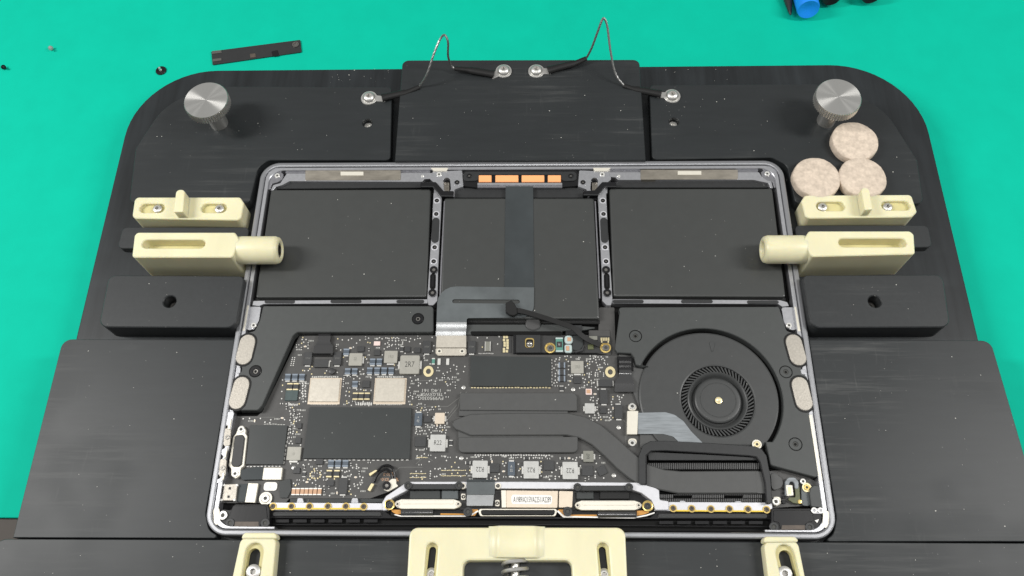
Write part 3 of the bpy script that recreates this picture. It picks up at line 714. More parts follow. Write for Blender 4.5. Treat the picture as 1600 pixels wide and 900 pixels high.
o_ += arc(FX, FY, FR, -.6, -38, 153, 50)
o_ += roundpoly(pxpoly([(1013, 572), (1004, 573), (994, 570), (991, 558), (986, 552), (965, 551), (961, 545)], -.6), 0)
o_ = [v for v in o_]
spr = slabmm('speaker', o_, -.6, 5.2, 'speaker', lap, .35); spr['label'] = 'right speaker of the laptop curving round the fan'
for x, y, rr in ((993, 525, 3.1), (1228, 581, 3.1), (1243, 694, 3.1)):
    slabmm('screw_well', circ(P(x, y, -.6).xy, rr+.35, 26), -.57, .2, 'tray_black', spr, .02); screw(x, y, rr-.1, -.2, 'speaker', spr, .6)
for x0, y0, x1, y1 in ((1240.5, 534, 1247.5, 559), (1250, 601, 1257, 629)):
    slabmm('pad_seat', pill(x0, y0, x1, y1, 5.3, -.3), -.45, 4, 'battery_edge', spr, .1)
    slabmm('magnet_pad', pill(x0, y0, x1, y1, 4.2, 0), .1, 2, 'magnet', spr, .25)
L_('side_tab', [(1251, 577), (1258, 577), (1260, 585), (1253, 585)], -.3, 3, 'aluminium', .3)
L_('side_tab', [(371, 575), (376, 575), (375, 583), (369, 583)], -.3, 3, 'aluminium', .3)
L_('inner_wall', [(1264, 648), (1269, 648), (1285, 748), (1281, 756)], -.4, 5, 'cream_metal', .2)
# --- fan
fc = P(FX, FY, -1.6)
hc = P(1122, 625, -1.6); RH = 18.5
yc = P(1100, 699, -2.2).y
fan = slabmm('fan', [v for v in circ(fc.xy, FR-1.9, 120) if v.y > yc], -2.2, 4, 'fan', lap, 1.0, [circ(hc.xy, RH, 72)])
fan['label'] = 'cooling fan with a ring of blades round its hub'
L_('fan_housing', [(966, 553), (986, 556), (993, 574), (1012, 578), (1040, 640), (1050, 680), (1100, 695), (1190, 698), (1200, 745), (1223, 745), (1200, 735), (1190, 700), (1000, 700), (1000, 640)], -3.4, 2, 'graphite', .6)
lathe('fan_floor', [(0, -3.6), (RH+1, -3.6)], (hc.x, hc.y, -1.6), 'tray_black', fan, 48)
bm = bmesh.new(); nb = 58
add_slab(bm, [Vector((-2.2, -.45)), Vector((2.2, .0)), Vector((2.2, .7)), Vector((-2.2, .25))], 0, .9, .08)
bme = bm_mesh(bm, 'fan_blade', 'fan')
for i in range(nb):
    a = 2*math.pi*i/nb; r_ = 16.7
    b = obj('fan_blade', bme, (hc.x+r_*math.cos(a), hc.y+r_*math.sin(a), -3.6), fan); b.rotation_euler = (0, 0, a+.55)
lathe('fan_hub', [(15.6, -1.6), (15.3, -.5), (14.7, -.2), (14.0, -.7), (13.3, -2.0), (12.6, -3.0), (12.0, -2.6), (11.8, -.7), (11.3, -.2), (10.8, -.1), (9.3, -.1), (9.2, -.25), (8.9, -.25), (8.8, -.1), (1.7, -.1), (0, -.1)], (hc.x, hc.y, -1.7), 'fan', fan, 64)
c = P(1123, 625.5, -1); lathe('hub_pin', [(1.8, 0), (1.8, .3), (1.3, .4), (1.0, .2), (0, .2)], (c.x, c.y, -1.4), 'gold_pale', fan, 20)
L_('fan_tab', [(1109, 534), (1117, 534), (1117, 538), (1114, 549), (1112, 549), (1109, 538)], -1.9, .6, 'fan', .4, .1, par=fan)
c = P(1183, 694, -1); screw(1183, 694, 1.5, -1.0, 'gold_pale', lap, .8, 'brass_post', ring='cream_metal')
# --- logic board
ZBD = -4.6
board = L_('logic_board', [(468, 524.5), (680, 523.5), (727, 523.5), (935, 523.5), (936, 480), (960, 480), (962, 553), (1004, 555), (1004, 700), (1010, 757), (640, 755), (603, 770), (578, 779), (452, 779), (446, 786), (366, 786),
     (342, 786), (342, 752), (357, 741), (362, 700), (366, 650), (402, 650), (410, 643)], ZBD, 1.0, 'pcb', .8, .08)
board['label'] = 'dark grey logic board crowded with chips'
L_('board_end', [(1204, 735), (1225, 735), (1262, 745), (1283, 757), (1268, 790), (1204, 794)], ZBD, 1.0, 'pcb', .8)
B = board; Z1 = ZBD+1.0
def bx(name, cx, cy, w, h, m, ht=1.0, **k): return box(name, cx, cy, w, h, ZBD+ht, ht, m, B, **k)
# trough between the middle battery and the board
L_('cable_trough', [(729, 507), (880, 507), (935, 512), (905, 517), (879, 517), (878, 523), (729, 523)], -3.6, 2, 'speaker', .3)
L_('trough_slot', [(734, 517.5), (878, 517.5), (878, 523.5), (737, 523.5)], -3.3, 1, 'tray_black', 1)
L_('cable_clip', [(897, 508), (909, 508), (909, 523), (897, 523)], -2.6, 2, 'plastic_soft', .3)
L_('cable_clip', [(884, 516), (897, 516), (897, 523), (884, 523)], -2.8, 2, 'plastic_soft', .3)
L_('bracket', [(920, 516), (953, 516), (955, 555), (920, 550)], ZBD+.5, .5, 'pcb', .5)
L_('groove', [(806, 551.5), (955, 552), (955, 554.5), (808, 554)], ZBD+.3, .3, 'tray_black', .1)
c = P(833, 504, -1); lathe('crimp_bead', [(0, 0), (3.6, .1), (4.1, .5), (3.6, .9), (0, 1.0)], (c.x, c.y+.4, -3.6), 'fin', lap, 24)
# big insulating films
def film(name, pts, z=.5, par=B): return L_(name, pts, ZBD+z, z, 'insulator', .3, .05, par=par)
film('insulating_film', [(484, 636), (643, 637), (640, 717), (473, 716)], 1.2)
film('insulating_film', [(735, 556), (861, 558), (861, 604), (735, 603)], 1.2)
film('insulating_film', [(391, 664), (449, 665), (442, 726), (384, 725)], 1.2)
RECTS += [(560, 677, 88, 42), (798, 580, 66, 26), (417, 695, 34, 33)]
def dashes(x0, y0, x1, y1, n, w, h, m='solder', ht=.15):
    for i in range(n):
        t = (i+.5)/n; SM.append((x0+(x1-x0)*t+random.uniform(-.3, .3), y0+(y1-y0)*t+random.uniform(-.3, .3), w, h, m, ht))
SM = []           # small solder pads and passives, gathered into a few meshes
dashes(735, 606, 861, 606, 26, 3, 1.2, 'gold_pale'); dashes(862.5, 560, 862.5, 604, 9, 1, 3, 'solder')
dashes(474, 719, 640, 719, 22, 4, 1.0, 'solder'); dashes(452, 668, 443, 726, 9, 1.2, 4, 'solder'); dashes(384, 729, 440, 728.5, 10, 3, .9, 'solder'); dashes(412, 662.5, 446, 663.5, 8, 3, .8, 'silkscreen')
# shield cans / memory packages
for x, y in ((507, 610), (609, 610)):
    bx('package_base', x+.5, y+1, 50, 41, 'label_gold', .25, r=.2)
    bx('memory_package', x, y-.5, 46, 35.5, 'shield_can', 1.1, r=.25, bev=.12)
    dashes(x-20, y-21, x+22, y-21, 14, 2, 2, 'silkscreen'); dashes(x-22, y+22, x+20, y+22, 14, 2, 1.4, 'silkscreen')
    RECTS.append((x, y, 28, 24))
# inductors
T = dict(tsize=3.0)
bx('inductor', 640, 569.5, 31, 29, 'inductor', 1.9, r=.8, bev=.2, text='2R7', tsize=4.4, pads=('lr', 1.0, .2))
bx('inductor', 610.5, 557.5, 20.5, 19, 'inductor', 1.5, r=.4, text='1R0', tsize=2.6, tmat='inductor_dark', pads=('b', .8, .28))
bx('inductor', 555.5, 561.5, 20.5, 19.5, 'inductor', 1.5, r=.4, text='1R0', tsize=2.2, trot=90, tmat='inductor_dark', pads=('r', .8, .28))
bx('inductor', 902, 573.5, 20, 19, 'inductor', 1.5, r=.3, text='1R0', tsize=2.6, tmat='inductor_dark', pads=('b', .8, .28))
bx('inductor', 684, 692, 24, 26, 'inductor_silver', 1.9, r=.4, text='R22', tsize=3.5, pads=('lr', 1.0, .24))
for x, y in ((750, 733), (830, 734), (891, 735)): bx('inductor', x, y, 24, 27, 'inductor_silver', 1.9, r=.4, text='R22', tsize=3.5, trot=180, pads=('lr', .95, .22))
bx('inductor', 687, 653.5, 15.5, 17, 'label_gold', 1.4, r=.3, pads=('lr', .8, .25))
bx('inductor', 921.5, 638, 15.5, 16, 'inductor_silver', 1.4, r=.3, pads=('lr', .8, .25))
bx('inductor', 459, 708.5, 21.5, 21, 'inductor', 1.4, r=.3, text='o', tsize=3, tmat='inductor_dark', pads=('b', 1.0, .3))
bx('inductor', 919.5, 713, 16, 17.5, 'inductor_dark', 1.4, r=.3, text='R47', tsize=2.4, trot=90, pads=('lr', .8, .25))
# rectangular power chips
for x, y, w, h, p in ((481, 560, 12.5, 20, 'b'), (527, 560, 12.5, 20, 'b'), (667, 542, 12.5, 19.5, 'b'), (737, 542, 12.5, 19.5, 'b'), (943.5, 619.5, 12, 22, 'tb'), (966.5, 643, 12, 22, 'tb'), (536, 759, 13, 25, 'tb')):
    bx('power_chip', x, y, w, h, 'chip_black', 1.3, text='VYW' if w == 12.5 else None, tsize=1.6, trot=0, tmat='silk_faint', pads=(p, .7, .33))
for x, y, w, h, p in ((502, 567.5, 21.5, 12, 'r'), (946, 598.5, 22.5, 11, 'lr')): bx('power_chip', x, y, w, h, 'chip_black', 1.3, pads=(p, .7, .4))
for x, y, w, h in ((564, 545, 10, 9), (589.5, 551, 9.5, 8.5), (636.5, 545.5, 9, 8), (652, 547, 9, 8), (572, 600, 11, 11), (668, 654.5, 11, 10), (657, 690, 17, 16), (902, 594, 10, 9.5), (942.5, 641, 9.5, 9.5), (771, 731, 18, 14), (857.5, 727, 16, 15), (918, 735.5, 17, 16),
                   (455, 617, 18.5, 17.5), (499, 721, 11, 8.5), (463.5, 735, 10, 9), (516, 755, 11, 8), (467, 665, 8, 8), (466, 688, 8, 9)):
    bx('chip', x, y, w, h, 'chip_green' if (x, y) == (455, 617) else 'chip_black', .8, r=.1)
bx('chip', 940.5, 735, 14, 14, 'chip_black', .8, rot=25)
bx('chip', 456, 617, 18, 17, 'chip_green', .9)
# blue tantalum pair rows
for xs, y, h in (((449.5, 460.5, 471.5), 589, 9.5), ((543, 554), 580, 9), ((582, 592.5), 565, 9.5), ((577.5, 589, 600, 611), 579, 9.5), ((517, 528, 539.5), 724, 10.5), ((554.5,), 600, 9), ((541,), 549.5, 9.5)):
    for x in xs: bx('blue_capacitor', x, y, 8.5, h, 'chip_blue', 1.0, ends=('cap_blue_light', .8, 'y'), pads=('b', .7, .42))
for y in (570.5, 581.5, 591.5): bx('blue_capacitor', 878, y, 10, 8.5, 'chip_black', 1.0, ends=('cap_blue_light', .7, 'x'), pads=('l', .5, .35))
for xs, y in (((452.5, 462), 604), ((555, 564, 573.5), 619), ((514, 526), 740)):
    for x in xs: bx('capacitor', x, y, 8, 11, 'chip_black', 1.0, ends=('gold_pale', .7, 'y'))
for x in (458.5, 465, 472, 478.5, 485.2, 492, 499): bx('ceramic_capacitor', x, 768, 5.4, 10.5, 'copper_cap', .9, ends=('label_white', .5, 'y'), r=.05)
bx('fuse_body', 653.5, 655, 11.5, 20, 'chip_blue', 1.2, text='+\n02', tsize=1.9, tmat='silkscreen', pads=('tb', .8, .35))
bx('fuse_body', 799, 732, 11.5, 22, 'chip_blue', 1.2, text='A\n22', tsize=1.9, tmat='silkscreen', pads=('tb', .8, .35))
bx('copper_sensor', 920, 612, 9.5, 9, 'red_led', .5); bx('copper_sensor', 919.5, 611.5, 6, 6, 'copper_cap', .7)
bx('small_connector', 762, 541, 9, 15, 'inductor_dark', .9, ends=('solder', .3, 'x'))
bx('crystal', 589, 536.5, 10, 6.5, 'red_led', .7); bx('green_led', 677, 564.5, 4.5, 10, 'green_part', .7, ends=('solder', .6, 'y'))
for x in (686, 699.5): bx('capacitor', x, 565, 4.5, 10, 'solder', .6)
for x, y, w, h in ((731, 723, 8, 4.5), (823, 716, 9.5, 4), (879, 716, 9, 4), (704.5, 692, 5, 9), (475, 741, 5, 9), (877.5, 607, 6, 8.5), (628, 545.5, 4.5, 9)): bx('resistor', x, y, w, h, 'chip_black', .6, ends=('solder', .4, 'x' if w > h else 'y'))
c = P(518.5, 580, Z1); lathe('sensor_post', [(1.7, 0), (1.7, 1.5), (1.4, 1.7), (0, 1.7)], (c.x, c.y, ZBD), 'chip_black', B, 20); RECTS.append((518, 580, 6, 6))
# brass standoffs
for x, y in ((669.5, 580.5), (953.5, 581.5)):
    c = P(x, y, ZBD); o = lathe('brass_standoff', [(2.7, 0), (2.7, .35), (1.35, .4), (1.2, -.3), (1.0, -1), (0, -1)], (c.x, c.y, ZBD+.02), ['gold_pale', 'solder'], B, 26, mis=[0, 0, 0, 0, 1]); o.scale = (1, 1.12, 1); RECTS.append((x, y, 10, 10))
for x, y in ((895.5, 608.5), (966.5, 668), (959, 743), (724.5, 605.5), (459, 731), (721, 716)): 
    c = P(x, y, ZBD); lathe('solder_pad', [(1.05, 0), (1.0, .25), (.7, .35), (.45, .15), (0, .2)], (c.x, c.y, ZBD), 'steel', B, 14); RECTS.append((x, y, 5, 5))
# printed code patch is left plain; printed lettering
text('printed_lettering', '1.4G 161', 674, 610, ZBD+.04, 2.5, 180, 'silkscreen', B, 1.15)
text('printed_lettering', 'TELGXWSR', 674.5, 616, ZBD+.04, 2.4, 180, 'silkscreen', B, .95)
text('printed_lettering', 'FV995030C', 673, 622, ZBD+.04, 2.6, 180, 'silkscreen', B, 1.08)
text('printed_lettering', 'ID:0-', 601, 749, ZBD+.04, 2.2, 180, 'copper_cap', B); text('printed_lettering', '820-0', 606, 741, ZBD+.04, 2.0, 180, 'copper_cap', B)
RECTS += [(674, 616, 19, 13)]
# gold test pads
for i, (x, y) in enumerate([(788, 527), (792, 527), (787.5, 531.5), (793, 532), (788.5, 536), (793, 536), (788.5, 540), (793, 540), (787.5, 545.5), (793, 544), (787.5, 549), (792, 549)]): SM.append((x, y, 3.4, 3.4, 'gold_pale', .2))
bx('pad_backing', 792, 538, 16, 27, 'pcb_dark', .15)
dashes(747, 552.5, 772, 552.5, 8, 1.6, 1.6)
dashes(741, 711, 860, 711.5, 30, 2.6, 1.5); 
for y, x0, x1, n in ((735, 689, 728, 18), (743.5, 689, 728, 18), (740, 640, 666, 12), (746, 640, 666, 12), (715, 651, 668, 9)): dashes(x0, y, x1, y, n, 1.3, .9, 'gold_pale')
for k in range(6):
    for j in range(2): SM.append((473+j*4.3, 599+k*4.1, 2.2, 2.2, 'solder', .15))
for k in range(4):
    for j in range(3): SM.append((608+k*5, 529+j*3.2+(3 if j == 2 else 0), 1.8, 1.8, 'solder', .15))
for k in range(5):
    for j in range(2): SM.append((457+j*3.6-k*.6, 559+k*3, 1.7, 1.7, 'solder', .15))
for k in range(3):
    for x in (919.5+1, 930, 934, 943): SM.append((x, 583+k*2.4, 1.6, 1.6, 'solder', .15))
dashes(555, 631, 582, 631, 8, 2, 4.2, 'solder'); dashes(450, 632.5, 466, 632.5, 5, 1.6, 3.2)
for k in range(11): SM.append((489-1+20*math.cos(k*.57)*.42+5, 742+11*math.sin(k*.57)*.55, 1.7, 1.7, 'gold_pale', .15))
# --- daughter board between trough and films
L_('shielded_camera_block', [(806, 523), (845, 523), (845, 551), (806, 551)], ZBD+2.2, 2.0, 'plastic_soft', .3, .2, par=B)
L_('block_edge', [(802, 523), (806, 523), (806, 552), (802, 552)], ZBD+1.6, 1.5, 'plastic_black', .1, .05, par=B)
bx('lens_frame', 827.5, 535.5, 14, 15, 'gold', 2.5, r=1.2); bx('lens_seat', 827.5, 536, 11, 12, 'plastic_black', 2.7, r=1)
c = P(827.5, 538, ZBD+2.7); lathe('lens', [(1.6, 0), (1.6, .5), (1.1, .6), (.6, .3), (0, .2)], c, 'steel_dark', B, 20)
L_('flex_board', [(845, 524), (953, 525), (955, 551.5), (845, 551)], ZBD+.8, .5, 'pcb_dark', .3, .05, par=B)
for x, y in ((859.5, 544), (946, 543.5)):
    c = P(x, y, ZBD+.8); lathe('brass_ring', [(2.9, 0), (2.9, .5), (2.2, .6), (2.1, .2), (0, .2)], (c.x, c.y, ZBD+.8), 'gold', B, 24); screw(x+.7, y-.3, 1.8, ZBD+1.9, 'steel_dark', B, .6); RECTS.append((x, y, 10, 10))
bx('green_capacitor', 874, 538.5, 11, 22, 'green_part', 1.8, r=.2, ends=('glass_clear', .8, 'y'))
bx('chip', 874, 538, 8, 9, 'pcb_dark', 2.0, text='IIK', tsize=1.5, trot=90, tmat='silkscreen')
bx('glued_capacitor', 888.5, 530.5, 13, 13, 'glass_clear', 1.9, r=1.6, bev=.3); bx('capacitor', 889.5, 530, 6, 6, 'copper_cap', 2.1)
bx('glued_capacitor', 888, 544.5, 12, 13, 'glass_clear', 1.7, r=1.0, bev=.3); bx('capacitor', 887, 544, 4.5, 7, 'copper_cap', 2.0)
L_('flex_fold', [(895, 524), (911, 524), (911, 541), (904, 549), (895, 546)], ZBD+1.8, 1, 'insulator', .8, .2, par=B)
L_('flex_curl', [(896, 549), (908, 545), (912, 538), (914, 540), (911, 548), (900, 551)], ZBD+2.2, 1, 'film_black', .4, .3, par=B)
bx('sensor_chip', 923, 542, 9, 8, 'olive', 1.4); bx('contact_block', 942, 531, 16, 10, 'pcb_dark', 1.6)
for k in range(5): bx('gold_contact', 939.5+k*2.9, 530, 1.8, 5, 'gold_pale', 1.8, r=0, bev=.03)
for x in (940.3, 950.5): bx('gold_contact', x, 534, 2.6, 2.6, 'gold_pale', 1.8, r=.3)
bx('flex_stiffener', 927, 528, 13, 6, 'inductor_dark', 1.5)
RECTS.append((880, 538, 80, 16))
# black folded flex connectors
def flexfold(segs, z, m='film_black', name='folded_flex'):
    """segs: (cx, cy, width px, dz)"""
    pts = []; wid = []
    for cx, cy, w, dz in segs:
        pts.append(P(cx, cy, z+dz)); wid.append((P(cx+w/2, cy, z)-P(cx-w/2, cy, z)).length)
    return ribbon(name, pts, wid, m, lap, .25, (1, 0, 0))
flexfold([(507, 521, 19, 1.5), (507, 527, 19, 2.6), (506, 533, 19, 2.2), (506, 538, 24, 2.0), (505.5, 541, 29, 2.9), (505, 547, 30, 2.6), (505, 552, 30, 2.9), (505, 557, 30, .6)], ZBD)
flexfold([(977, 560, 19, 2.0), (977, 564, 19, 3.2), (977, 567, 19, 2.0), (977, 571, 19, 3.2), (977, 574, 19, 2.0), (977, 578, 19, 3.2), (977, 583, 19, 2.2), (977, 588, 19, 2.2), (976, 595, 28, 3.3), (975.5, 600, 30, 3.0), (975.5, 612, 30, 2.6), (975.5, 613, 30, 1.0)], ZBD)
L_('flex_latch', [(964, 557), (989, 557), (990, 580), (965, 581)], ZBD+1.4, 1.2, 'plastic_black', .3)
RECTS += [(506, 540, 18, 20), (976, 585, 18, 30)]
# --- trackpad flex cable
L_('trackpad_cable', [(790, 291), (833, 291), (834.5, 452), (788, 452)], -1.05, .2, 'flex_dark', .1, .03)
slot_ = pill(710, 470.8, 809, 471.5, 1.15, -.9)
L_('trackpad_cable_bend', [(684, 447), (788, 448.5), (834.5, 449), (834, 496), (729.5, 497), (729, 503), (682, 503)], -.75, .2, 'flex_mid', [10, 0, 0, 7, 1.5, 0, 0], .03, holes=[slot_])  # lighter grey than the upper cable, standing in for glare on the bend
ribbon('trackpad_cable_end', [P(705.5, 502, -.95), P(705.5, 510, -1.1), P(705, 516, -2.2), P(704.5, 520, -2.6), P(704.5, 526, -3.0)], [(P(729, 502, -1)-P(682, 502, -1)).length]*5, 'flex_silver_sheen', lap, .2, (1, 0, 0))
ccv = L_('connector_cover', [(682, 524), (728.5, 524), (728.5, 543), (681, 543)], ZBD+2.2, 1.8, 'shield_can', .3, .15)
ccb = L_('connector_bar', [(680.5, 544), (728.5, 544), (729, 552), (726, 555.5), (684, 555.5), (680.5, 552)], ZBD+1.7, 1.2, 'shield_can', .8, .1)
for x, y in ((686.5, 548.5), (722, 548.5)): screw(x, y, 1.5, ZBD+2.1, 'cream_metal', lap, .5)
RECTS.append((705, 540, 26, 20))
# hairs on the cable
for pts in ([(770, 455), (774, 461), (777, 468)], [(772, 461), (778, 463), (783, 467)], [(778, 455), (780, 461), (776, 464)]):
    tube('hair', smooth_path([P(x, y, -.85) for x, y in pts], 4), .09, 'rubber', lap, 4)
# --- loose black battery cable
L_('cable_plug', [(790, 473), (799, 469), (804, 474), (808, 482), (808, 490), (803, 493), (797, 492), (790, 487)], 2.4, 2.2, 'rubber', .8, .3)
pts = [P(804, 484, 1.6), P(820, 487, 2.0), P(850, 496, 2.2), P(880, 506, 2.0), P(897, 513, 1.4), P(908, 523, .4), P(920, 531, -.8), P(938, 539, -2.0)]
ribbon('battery_cable', smooth_path(pts, 6), 2.7, 'rubber', lap, .5)
# --- heatsink
hs = L_('heat_pipe', [(705, 664), (709, 656), (735, 646.5), (800, 645), (888, 645), (915, 651), (940, 664), (965, 685), (990, 708), (1012, 725), (1038, 733.5), (1065, 736), (1190, 735), (1192, 771), (1060, 771), (1025, 764),
     (998, 756), (985, 749), (965, 733), (945, 713), (925, 695), (905, 684), (885, 680), (735, 680.5), (712, 671)], -2.0, 2, 'graphite', 1.6, .5)
L_('heat_spreader', [(718, 613.5), (897, 613.5), (902, 619), (902, 642), (718, 641)], -2.4, 2, 'graphite', [1.5, 3, 2, .3, .3], .3)
L_('heat_spreader', [(716, 683), (903, 682), (903, 707), (716, 707)], -2.4, 2, 'graphite', [.8, .8, 2.5, 2.5], .3)
L_('spreader_base', [(717, 640), (887, 641), (887, 650), (717, 650)], -3.2, 1.2, 'graphite', .3, .1); L_('spreader_base', [(716, 672), (880, 676), (880, 684), (716, 684)], -3.2, 1.2, 'graphite', .3, .1)
RECTS += [(810, 660, 110, 52), (940, 680, 62, 22), (985, 720, 40, 40)]
vo = [(998, 757), (998, 712), (1004, 696), (1016, 689), (1040, 688.5), (1110, 692), (1178, 697), (1190, 701), (1198, 712), (1204, 745), (1207, 787), (1197, 787), (1195, 755), (1187, 722), (1181, 714), (1170, 712.5), (1100, 708), (1040, 704.5), (1018, 705), (1011, 712), (1011, 757)]
L_('vent_gasket', vo, -.6, 2.5, 'plastic_soft', 1.5, .3)
L_('gasket_lip', [(1009, 757), (1009, 711), (1017, 703.5), (1040, 703), (1100, 706.5), (1171, 711), (1183, 713), (1189, 722), (1197, 755), (1199, 787), (1197, 787), (1195, 755), (1187, 722), (1181, 714), (1170, 712.5), (1100, 708), (1040, 704.5), (1018, 705), (1011, 712), (1011, 757)], -.4, 1, 'plastic_black', .3, .1)
L_('vent_cover', [(1013, 706), (1100, 710), (1180, 714.5), (1186, 719), (1013, 719)], -2.0, 1.5, 'plastic_soft', .5, .15)
L_('pipe_end', [(1180, 737), (1195, 737), (1197, 771), (1183, 771)], -1.9, 1.6, 'graphite', .4, .15)
L_('housing_ear', [(1204, 739), (1212, 740), (1221, 746), (1224, 755), (1221, 762), (1206, 768)], -3.0, 1.5, 'graphite', 2.5, .15)
bm = bmesh.new(); fo = P(1100, 730, -4)
def fin(x, y0, y1, z, w=.55):
    a = P(x, y0, z); b = P(x, y1, z); q = [Vector((a.x-w/2, a.y)), Vector((a.x+w/2, a.y)), Vector((b.x+w/2, b.y)), Vector((b.x-w/2, b.y))]
    add_slab(bm, [v-fo.xy for v in q], -3, z-fo.z, .05)
for k in range(59): fin(1014+k*2.95, 723.5, 733, -2.6)
for k in range(55): fin(1030+k*2.95, 772.5, 778 if (k < 8 or 17 < k < 35 or k > 44) else 773.5, -2.4); fin(1030+k*2.95, 779, 784, -3.6)
o = obj('heatsink_fins', bm_mesh(bm, 'heatsink_fins', 'fin', False), fo, lap); o['kind'] = 'stuff'
# --- fan flex
L_('fan_cable', [(997, 645), (1040, 644), (1054, 648), (1068, 658), (1080, 674), (1098, 692), (1062, 692), (1052, 682), (1036, 678), (997, 678)], -1.9, .2, 'flex_grey', [0, 3, 3, 3, 3, 0, 0, 3, 3, 0], .03)
clip = L_('cable_clip', [(980, 642), (997.5, 642), (996, 678.5), (979.5, 678.5)], ZBD+2.6, 2.2, 'cream_metal', .3, .15)
for y0, sy in ((634.5, 1), (692, -1)):
    L_('clip_ear', [(982, y0-4), (994, y0-4), (995, y0+7 if sy > 0 else y0+7), (981, y0+7)] if sy > 0 else [(981, y0-7), (995, y0-7), (995, y0+3), (982, y0+4)], ZBD+1.8, 1, 'cream_metal', 1.8, .1)
    screw(988, y0, 1.7, ZBD+2.3, 'steel', lap, .5)
RECTS.append((988, 662, 12, 40))
# --- antenna leads
for pts in ([(590, 736), (597, 729), (606, 727), (613, 731), (616, 740), (617, 748)], [(584, 754), (590, 742), (598, 735), (606, 734), (611, 740), (613, 748)]):
    zz = [1.0, 1.8, 2.4, 2.4, 2.0, 1.6]
    tube('antenna_lead', smooth_path([P(x, y, ZBD+z) for (x, y), z in zip(pts, zz)], 6), .62, 'plastic_black', lap, 8)
for p in ([(590, 735), (587, 734), (576, 740), (578, 744)], [(585, 756), (580, 755), (574, 765), (578, 768)]):
    L_('antenna_plug', p, ZBD+1.6, 1.2, 'gold_pale', .3, .1)
L_('antenna_clamp', [(604, 755), (612, 748), (619, 748), (619, 756), (623, 759), (606, 768), (599, 765)], ZBD+2.0, 1.5, 'cream_metal', .6, .1); screw(604, 758.5, 2.1, ZBD+2.8, 'plastic_black', lap, .9)
RECTS.append((596, 750, 26, 24))
dashes(612, 738, 622, 752, 7, 3, 1.4, 'copper_cap')
# --- left side: ports board
lb = L_('port_bracket', [(371, 671), (375, 665), (380, 665), (384, 672), (383, 677), (386, 681), (381, 728), (376, 732), (375, 743), (368, 748), (361, 743), (361, 732), (357, 728), (364, 683), (369, 677)], -2.6, 2, 'cream_metal', 1.0, .2)
L_('foam_pad', [(367, 680), (379, 679), (382, 684), (377, 726), (372, 729), (363, 729), (361, 724)], -1.8, 1, 'pcb_dark', 1.2, .3, par=lb)
for x, y in ((376.5, 670.5), (367, 740)): screw(x, y, 1.7, -2.2, 'solder', lb, .5)
L_('port_flex', [(372, 735), (402, 729), (413, 730), (411, 749), (378, 750)], ZBD+1.6, .8, 'flex_dark', .4, .1)
bx('cream_shield', 425.5, 740, 29, 18.5, 'cream_metal', 1.8, r=.3)
pm = L_('port_module', [(350, 757), (371, 756), (368, 782), (346, 782)], ZBD+2.4, 2, 'magnet', .5, .15, par=B)
pm['label'] = 'pale square port module'
for x, y in ((359, 763), (357, 776)): bx('module_window', x, y, 3.5, 3.5, 'plastic_black', 2.5)
for x, y in ((350, 758), (370, 758), (346, 781), (366, 781)): bx('module_foot', x, y, 4, 4, 'solder', 2.55, r=.5)
bx('cream_shield', 393, 770, 15.5, 29.5, 'cream_metal', 1.6, rot=-2, r=.2)
bx('module_flex', 378, 770, 14, 28, 'flex_dark', 1.0)
bx('marked_plate', 422.5, 760, 20.5, 13, 'label_white', .6, r=1.2, bev=.05, text='o', tsize=3, tmat='silkscreen')
screw(414.5, 778.5, 2.0, ZBD+1.6, 'steel', B, .9, ring='cream_metal')
L_('board_tape', [(436, 752), (454, 748), (455, 766), (449, 778), (438, 778), (437, 768)], ZBD+.8, .6, 'insulator', .3, .1, par=B)
RECTS += [(385, 765, 60, 26), (430, 740, 30, 14), (370, 705, 18, 45)]
led = [(353, 668), (348, 698), (345, 714), (341, 745)]
L_('port_wall', [(352, 643), (366, 643), (360, 676), (356, 690), (358, 698), (351, 716), (353, 740), (347, 752), (338, 756), (336, 745), (341, 700)], -.5, 4, 'aluminium', .8, .2)
for x, y in led: slabmm('port_notch', circ(P(x, y, -.5).xy, 1.25, 14), -.42, .2, 'tray_black', lap, .02)
for x, y in ((356, 683), (349, 731)):
    L_('port_screw_plate', [(x-6, y-14), (x+5, y-14), (x+3, y+14), (x-7, y+14)], -.25, 1, 'magnet', 1.2, .15); screw(x-1, y, 1.2, .1, 'steel_dark', lap, .5)
for p in ([(357, 654), (362, 654), (359, 671), (355, 671)], [(353, 700), (356, 698), (352, 716), (349, 716)], [(347, 738), (351, 738), (349, 750), (345, 750)]):
    L_('port_guide', p, .1, 1, 'cream_metal', .8, .2)
# --- bottom row: strips left and right
def strip(pts, screws, yel, tabs):
    s = L_('antenna_strip', pts, -3.2, 3, 'aluminium_bright', .4, .2)
    for p in tabs: L_('strip_tab', p, -3.4, 3, 'aluminium', .5, .15)
    L_('yellow_film', yel, -2.9, .4, 'yellow_film', .1, .05, par=s)
    for x, y in screws: screw(x, y, 1.15, -2.5, 'brown_slot', s, .6, ring='gold')
strip([(421, 785), (599, 786), (599, 797), (421, 797)], [(426, 791), (455, 791), (483, 791), (512, 791), (540, 791), (568, 791.5)], [(421, 793.3), (570, 793.6), (570, 796), (421, 796)], ([(465, 778), (473, 778), (475, 786), (463, 786)], [(550, 778), (559, 778), (560, 786), (548, 786)]))
strip([(1024, 784), (1207, 785), (1207, 800), (1022, 798)], [(1052, 794), (1081, 794.5), (1111, 795), (1140, 795), (1169, 795.5), (1198, 796)], [(1052, 796.6), (1203, 797.6), (1203, 800), (1052, 799)], ([(1063, 782), (1070, 782), (1072, 787), (1060, 787)], [(1149, 783), (1158, 783), (1160, 788), (1147, 788)]))
L_('dark_channel', [(453, 779), (600, 779), (600, 785), (453, 785)], -5.0, 1, 'insulator', .2)
